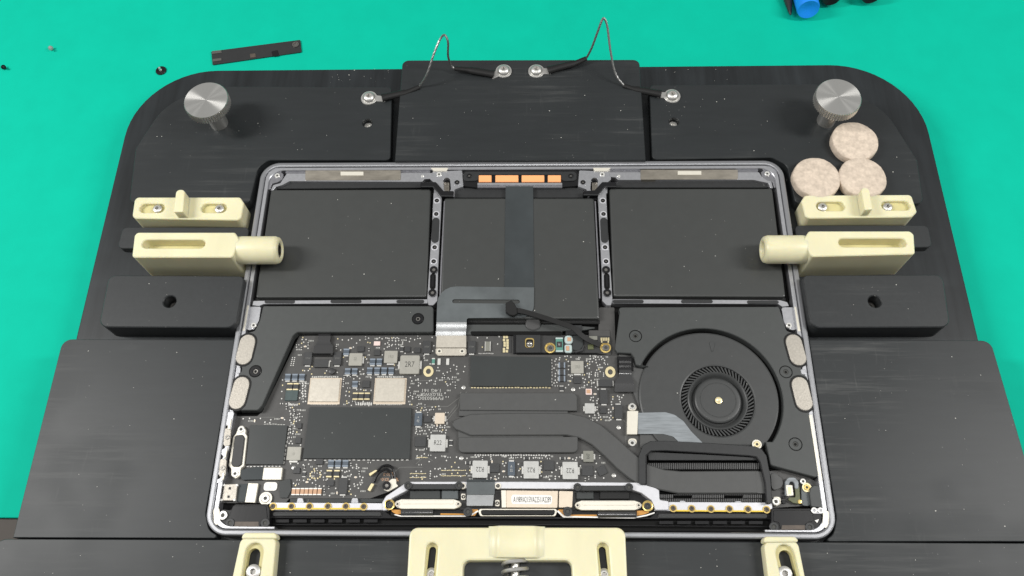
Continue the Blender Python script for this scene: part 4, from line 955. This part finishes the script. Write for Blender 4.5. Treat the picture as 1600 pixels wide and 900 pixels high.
# hinge spine
L_('hinge_spine', [(597, 798), (597, 785), (603, 775), (637, 752.5), (820, 752.5), (1012, 754), (1030, 766), (1031, 781), (1045, 783), (1045, 797), (1024, 797), (1018, 782), (1002, 770), (985, 764.5), (780, 763.5), (728, 763), (642, 763), (612, 779), (606, 797)], -2.2, 4, 'aluminium_bright', .8, .25)
for x0, x1, y in ((634, 722, 757), (899, 988, 759.5)):
    b = L_('hinge_bar', [(x0, y+1), (x0+8, y-1), (x1-8, y-1), (x1, y+1), (x1-1, y+7.5), (x0+1, y+7.5)], -1.2, 2.4, 'plastic_soft', .8, .25)
    screw(x0+3.5, y+1.5, 2.0, -.5, 'plastic_soft', b, .9); screw(x1-5, y+1.5, 2.0, -.5, 'plastic_soft', b, .9)
L_('hinge_well', [(640, 764), (735, 764), (735, 806), (610, 806), (612, 780)], -6.0, 1, 'hinge_black', .3); L_('hinge_well', [(885, 765), (984, 766), (1016, 780), (1020, 806), (885, 806)], -6.0, 1, 'hinge_black', .3)
for a, b, c_, d in ((640, 676, 686, 716), (900, 928, 933, 984)):
    cm, dm = ('battery_edge', 'insulator') if a < 700 else ('insulator', 'battery_edge')
    L_('hinge_cable', [(a, 766), (b if a > 700 else 688, 766), (b if a > 700 else 688, 780), (a, 780)], -4.0, 1.5, 'insulator', .3, .3)
    L_('hinge_cable', [(c_+4, 766), (d, 766), (d, 780), (c_+4, 780)], -3.8, 1.5, 'flex_mid' if a < 700 else 'battery_edge', .3, .3)
for x0, x1, y0 in ((616, 722, 780), (897.5, 1004, 782)):
    cvr = L_('hinge_cover', [(x0, y0+7), (x0+3, y0+3), (x0+11, y0), (x1-13, y0), (x1-4, y0+3), (x1, y0+7.5), (x1-4, y0+12), (x1-12, y0+15), (x0+11, y0+15), (x0+3, y0+12)], -1.6, 2, 'cream_metal', 1.2, .2)
    L_('cover_ridge', [(x0+12, y0+1.5), (x1-13, y0+1.5), (x1-13, y0+7.5), (x0+12, y0+7.5)], -1.35, .3, 'cream_metal', .3, .1, par=cvr)
    screw(x0+5, y0+7.5, 1.2, -1.2, 'shield_can', cvr, .4); screw(x1-6, y0+7.5, 1.2, -1.2, 'shield_can', cvr, .4)
for x, y in ((608.5, 788.5), (1012, 790.5)):
    c = P(x, y, -2); lathe('brass_ring', [(2.6, 0), (2.6, .5), (2.1, .6), (2.0, .2), (0, .2)], (c.x, c.y, -2.4), 'gold', lap, 28); screw(x, y, 1.7, -1.4, 'plastic_soft', lap, .7)
for x, y in ((731, 799.5), (887, 799)): screw(x, y, 2.3, -1.6, 'plastic_soft', lap, .9)
# centre flex and plate
L_('module_carrier', [(718, 766), (900, 766), (900, 797), (718, 797)], -5.0, 1.0, 'pcb_dark', .5)
L_('screen_cable', [(729, 750), (773, 750), (773, 773), (729, 773)], -1.4, .3, 'flex_mid', .4, .08)
L_('cable_band', [(729, 749), (774, 749), (774, 753), (729, 753)], -1.2, .4, 'flex_dark', .3, .08)
L_('screen_connector', [(729, 773), (772, 773), (770, 790.5), (729, 790.5)], -1.6, 1.5, 'flex_silver_sheen', .4, .12)
for x, y in ((723, 759), (778, 759)):
    L_('cable_ear', [(x-5, y-5), (x+5, y-5), (x+5, y+5), (x-5, y+5)], -1.7, 2, 'cream_metal', 1.5, .1); screw(x, y, .9, -1.3, 'plastic_black', lap, .4)
for x, y in ((724, 776), (777, 786)):
    L_('cable_ear', [(x-3.5, y-5), (x+3.5, y-5), (x+3.5, y+5), (x-3.5, y+5)], -3.6, 1.2, 'cream_metal', .6, .1); screw(x, y, .9, -3.3, 'plastic_black', lap, .4)
L_('cream_shim', [(783, 766), (791, 766), (791, 793), (784, 793)], -2.4, 2, 'cream_metal', .3, .1)
lp = L_('label_plate', [(791, 766), (872, 767), (871, 793.5), (791, 793)], -2.0, 2, 'label_gold', .4, .15)
L_('label_plate_end', [(873.5, 767), (895.5, 767.5), (894, 793), (873, 793)], -2.0, 2, 'label_gold', .4, .15)
stk = L_('sticker', [(799, 773), (863, 774), (862, 788), (799, 787.5)], -1.93, .06, 'label_white', 1.2, .01, par=lp)
text('sticker_lettering', 'A1989/A2159/A2251/A2289', 831.5, 781.0, -1.88, 4.0, 0, 'text_dark', lp, .40)
L_('foam_gasket_edge', [(746, 795), (872, 795), (868, 806.5), (750, 806.5)], -2.6, 1.2, 'cream_metal', 1.2, .15)
L_('foam_gasket', [(750, 796.5), (869, 796.5), (865, 805), (753, 805)], -2.0, 1.4, 'rubber', 1.2, .4)
for p in ([(737, 795.5), (748, 796), (742, 806), (728, 806), (726, 803.5), (735, 802)], [(872, 796), (881, 796), (886, 803), (884, 806), (876, 806)], [(688, 802), (728, 802.5), (728, 804.5), (688, 804.5)], [(888, 804), (933, 804), (933, 806.5), (886, 806.5)],
          [(610, 796), (626, 796.5), (627, 803), (620, 804), (613, 800)], [(995, 798), (1014, 797), (1014, 801), (1006, 804), (995, 806)]): L_('amber_flex', p, -3.2, .5, 'orange_flex', .3, .08)
L_('white_braid', [(618, 803.5), (628, 805.5), (728, 805.5), (738, 802), (747, 797), (748, 799), (738, 805), (728, 807.2), (625, 807.2), (614, 804)], -2.9, .5, 'label_white', .3, .08)
L_('white_braid', [(872, 797), (882, 806), (990, 808), (1010, 804), (1023, 800), (1023, 802), (1010, 806.5), (990, 810), (880, 808.5), (870, 799)], -2.9, .5, 'label_white', .3, .08)
for a, b, y in ((627, 677, 801), (934, 994, 804)):
    p0 = P(a, y, -3.4); p1 = P(b, y, -3.4); tube('hinge_spring', [p0, p0.lerp(p1, .5), p1], 1.7, 'film_black', lap, 14)
# hinge barrel and slots in front
L_('hinge_barrel', [(420, 797), (600, 797), (612, 806), (1016, 808), (1026, 799), (1206, 800.5), (1206, 812), (420, 810)], -4.8, 1.5, 'hinge_black', .3, .3)
for x0, x1, y in ((425, 596, 803), (1028, 1200, 806)):
    slabmm('antenna_window', pill(x0+4, y, x1-4, y, 1.25, -3.6), -3.9, .8, 'film_black', lap, .35)
    slabmm('window_line', pill(x0+6, y+.5, x1-6, y+.5, .35, -3.5), -3.75, .3, 'insulator', lap, .1)  # thin grey strip along each window
n_ = 6
for x0, x1, y in ((428, 594, 814), (1028, 1196, 816.5)):
    w = (x1-x0)/n_
    for k in range(n_): L_('vent_window', [(x0+k*w+2, y-2.7), (x0+(k+1)*w-4, y-2.7), (x0+(k+1)*w-4, y+2.7), (x0+k*w+2, y+2.7)], -5.6, .5, 'hinge_black', .2, .1)
L_('vent_rail', [(428, 818.5), (800, 818.5), (1204, 822.5), (1204, 824), (800, 820), (428, 820)], -4.6, 1, 'hinge_black', .1, .1)
L_('front_rail', [(420, 826), (1206, 829.5), (1206, 831), (420, 827.5)], -1.6, 5, 'hinge_black', .1, .2)
L_('bright_edge', [(421, 827.5), (481, 828), (481, 831.5), (420, 831)], -1.0, 1.5, 'cream_metal', .1, .1)
L_('bright_edge', [(1142, 832), (1207, 832.5), (1207, 836), (1142, 835.5)], -1.0, 1.5, 'cream_metal', .1, .1)
# corner boxes
cb = L_('corner_speaker_box', [(344, 797), (349, 795), (360, 797), (366, 787.5), (418, 787.5), (421.5, 795), (421, 829.5), (342, 829.5), (341, 806)], -1.6, 5, 'plastic_black', [1, 2, 1, 2, 1, 1, .5, .5, 2], .3)
L_('box_cover', [(364, 790), (416, 790), (418, 811), (409, 812), (406, 826), (364, 826), (361, 812), (356, 812)], -1.3, .6, 'box_cover', 1, .2, par=cb)
L_('box_slot', [(367, 815), (404, 815), (404, 823), (366, 823)], -1.15, .3, 'brown_slot', .2, .05, par=cb)
for x, y, m in ((348, 805, 'steel'), (359, 817, 'plastic_soft'), (414, 817, 'plastic_soft')): screw(x, y, 2.2, -.8, m, cb, 1)
slabmm('pale_fillet', pill(338, 798, 339, 815, 1.5, -.5), -.55, .3, 'cream_metal', lap, .1)
cb = L_('corner_speaker_box', [(1205, 794), (1274, 794), (1288, 797), (1288, 812), (1285, 832), (1205, 833)], -1.6, 5, 'plastic_black', 1, .3)
L_('box_cover', [(1209, 797), (1266, 797), (1270, 803), (1272, 814), (1263, 816), (1256, 828), (1220, 828), (1217, 816), (1208, 815)], -1.3, .6, 'box_cover', 1, .2, par=cb)
L_('box_slot', [(1222, 820.5), (1258, 820.5), (1258, 827.5), (1221, 827.5)], -1.15, .3, 'brown_slot', .2, .05, par=cb)
for x, y in ((1209.5, 823), (1265.5, 823.5)): screw(x, y, 2.2, -.8, 'plastic_soft', cb, 1)
L_('contact_plate', [(1267, 794), (1288, 794), (1287, 803), (1269, 803)], -1.0, .6, 'aluminium_shade', 1.2, .1, par=cb)
for x in (1272.5, 1282.5): screw(x, 797.5, 1.5, -.7, 'solder', cb, .4)
L_('bright_spring', [(1273, 813), (1280, 811), (1277, 817)], -1.0, .5, 'label_white', .1, .05, par=cb)
slabmm('pale_fillet', pill(1291, 802, 1290, 820, 1.4, -.5), -.55, .3, 'cream_metal', lap, .1)
# right end electronics
E2 = lap
L_('cable_loop', [(1227, 775), (1227, 752), (1232, 746), (1242, 746), (1248, 752), (1248, 764), (1242, 764), (1242, 756), (1239, 752), (1234, 753), (1233, 760), (1233, 775)], ZBD+2.4, 1.5, 'flex_grey', 1.5, .25)
L_('tiny_connector', [(1228, 758), (1238, 758), (1240, 774), (1230, 775)], ZBD+3.0, 1, 'cream_metal', .3, .1); L_('connector_core', [(1231, 761), (1236, 761), (1237, 772), (1232, 772)], ZBD+3.1, .3, 'gold_pale', .1, .05)
L_('olive_flex', [(1242, 759), (1249, 759), (1251, 788), (1240, 786), (1232, 781), (1233, 777), (1243, 777)], ZBD+2.0, 1, 'olive', .6, .15)
c = P(1249.5, 784, ZBD+2); lathe('gold_dot', [(1.0, 0), (1.0, .3), (0, .4)], c, 'gold', lap, 14)
L_('grey_flex', [(1252, 757), (1270, 760), (1266, 791), (1252, 790)], ZBD+1.5, .8, 'flex_mid', 1.5, .2)
screw(1261, 761.5, 1.4, ZBD+2.4, 'gold', lap, .6, 'brass_post', ring='gold_pale')
L_('screw_tab', [(1208, 776), (1220, 776), (1220, 787), (1214, 791), (1208, 789)], ZBD+1.8, 1, 'cream_metal', 1.2, .15); screw(1212.5, 783.5, 1.8, ZBD+2.6, 'steel', lap, .8)
for x, y, w, h in ((1224.5, 764, 3, 3), (1225, 770, 5, 3.5), (1225, 777, 6, 4), (1225, 784, 6, 6)): box('chip', x, y, w, h, ZBD+1, 1, 'plastic_black', lap, r=.4)
L_('square_cover', [(1267, 762), (1272, 758.5), (1288, 759), (1290, 763), (1294, 789), (1290, 793), (1268, 792), (1265, 770)], -1.2, 2.5, 'speaker', .8, .25)
c = P(1254, 751, -2); screw(1255, 752, 1.4, ZBD+2, 'solder', lap, 1, 'bright_spring')

# --- random tiny solder points and passives on free board areas
def free(x, y, m=1.0):
    for cx, cy, w, h in RECTS:
        if abs(x-cx) < w+m and abs(y-cy) < h+m: return False
    return True
AREAS = [(470, 527, 680, 600, 150), (440, 585, 480, 640, 26), (455, 600, 660, 634, 60), (380, 652, 470, 664, 22), (452, 640, 478, 700, 46), (440, 722, 600, 775, 110), (645, 585, 716, 640, 34), (644, 640, 716, 706, 66),
         (644, 700, 726, 750, 52), (728, 709, 950, 750, 110), (864, 556, 948, 640, 130), (905, 640, 975, 672, 60), (905, 690, 925, 712, 8), (675, 556, 732, 605, 22), (745, 525, 784, 552, 8), (955, 600, 975, 640, 16), (455, 530, 500, 560, 12), (890, 690, 935, 708, 6)]
for x0, y0, x1, y1, n in AREAS:
    k = 0; tr = 0
    n = int(n*.72)
    while k < n and tr < n*12:
        tr += 1; x = random.uniform(x0, x1); y = random.uniform(y0, y1)
        if y < 650 and x < 470 and (x-404) < (645-y)*.52+6: continue
        if not free(x, y): continue
        k += 1; q = random.random()
        if q < .60: SM.append((x, y, 1.9, 1.9, 'solder', .2)); RECTS.append((x, y, 1.6, 1.6))
        elif q < .72: SM.append((x, y, 1.6, 1.6, 'gold_pale', .15)); RECTS.append((x, y, 1.6, 1.6))
        elif q < .86:
            v = random.random() < .5
            for d in (-1.7, 1.7): SM.append((x+(d if v else 0), y+(0 if v else d), 1.4 if v else 2, 2 if v else 1.4, 'solder', .3))
            SM.append((x, y, 2.2, 2.2, 'chip_black' if random.random() < .85 else 'label_gold', .35)); RECTS.append((x, y, 3.5, 3.5))
        else:
            for d in range(random.choice((2, 3, 4))): SM.append((x+d*2.2, y, 1.0, 2.0, 'silkscreen', .05))
            RECTS.append((x+3, y, 5, 2.2))
mats_ = sorted(set(s[4] for s in SM)); bm = bmesh.new(); org = P(700, 650, ZBD)
for x, y, w, h, m, ht in SM:
    c = P(x, y, ZBD)-org; w2 = w/2/2.75; h2 = h/2/2.55
    q = [Vector((c.x-w2, c.y-h2)), Vector((c.x+w2, c.y-h2)), Vector((c.x+w2, c.y+h2)), Vector((c.x-w2, c.y+h2))]
    add_slab(bm, roundpoly(q, .25, 1) if m == 'solder' else q, 0, ht, 0, mi=mats_.index(m))
o = obj('solder_points', bm_mesh(bm, 'solder_points', mats_, False), org, B); o['kind'] = 'stuff'
# faint traces printed on the board
bm = bmesh.new(); org = P(700, 650, ZBD)
def trace(pts, w=.12):
    q = [P(x, y, ZBD)-org for x, y in pts]
    for a, b in zip(q, q[1:]):
        d = (b-a); n2 = Vector((-d.y, d.x, 0)).normalized()*w
        bm.faces.new([bm.verts.new((v+Vector((0, 0, .03)))*S) for v in (a-n2, b-n2, b+n2, a+n2)])
trace([(700, 655), (716, 636), (720, 612)]); trace([(696, 655), (714, 632)]); trace([(645, 635), (700, 635), (730, 612)]); trace([(600, 752), (625, 730), (660, 730)]); trace([(540, 712+8), (560, 735)]); trace([(655, 595), (720, 592)])
trace([(372, 652), (430, 652)]); trace([(460, 760), (480, 745), (470, 730)]); trace([(955, 640), (978, 660), (978, 700)]); trace([(650, 725), (664, 712), (676, 720)], .1); trace([(480, 790), (482, 780)])
o = obj('printed_traces', bm_mesh(bm, 'printed_traces', 'silk_faint', False), org, B); o['kind'] = 'stuff'
dust('dust', [(430, 300, 665, 455, -1.4, 26), (700, 315, 925, 490, -1.4, 30), (960, 300, 1215, 455, -1.4, 20), (415, 482, 670, 515, -.6, 7), (970, 485, 1210, 520, -.6, 6), (1020, 560, 1190, 680, -1.5, 7), (725, 618, 895, 638, -2.4, 4), (730, 650, 880, 676, -2, 4), (490, 640, 636, 712, ZBD+1.25, 6)], lap)
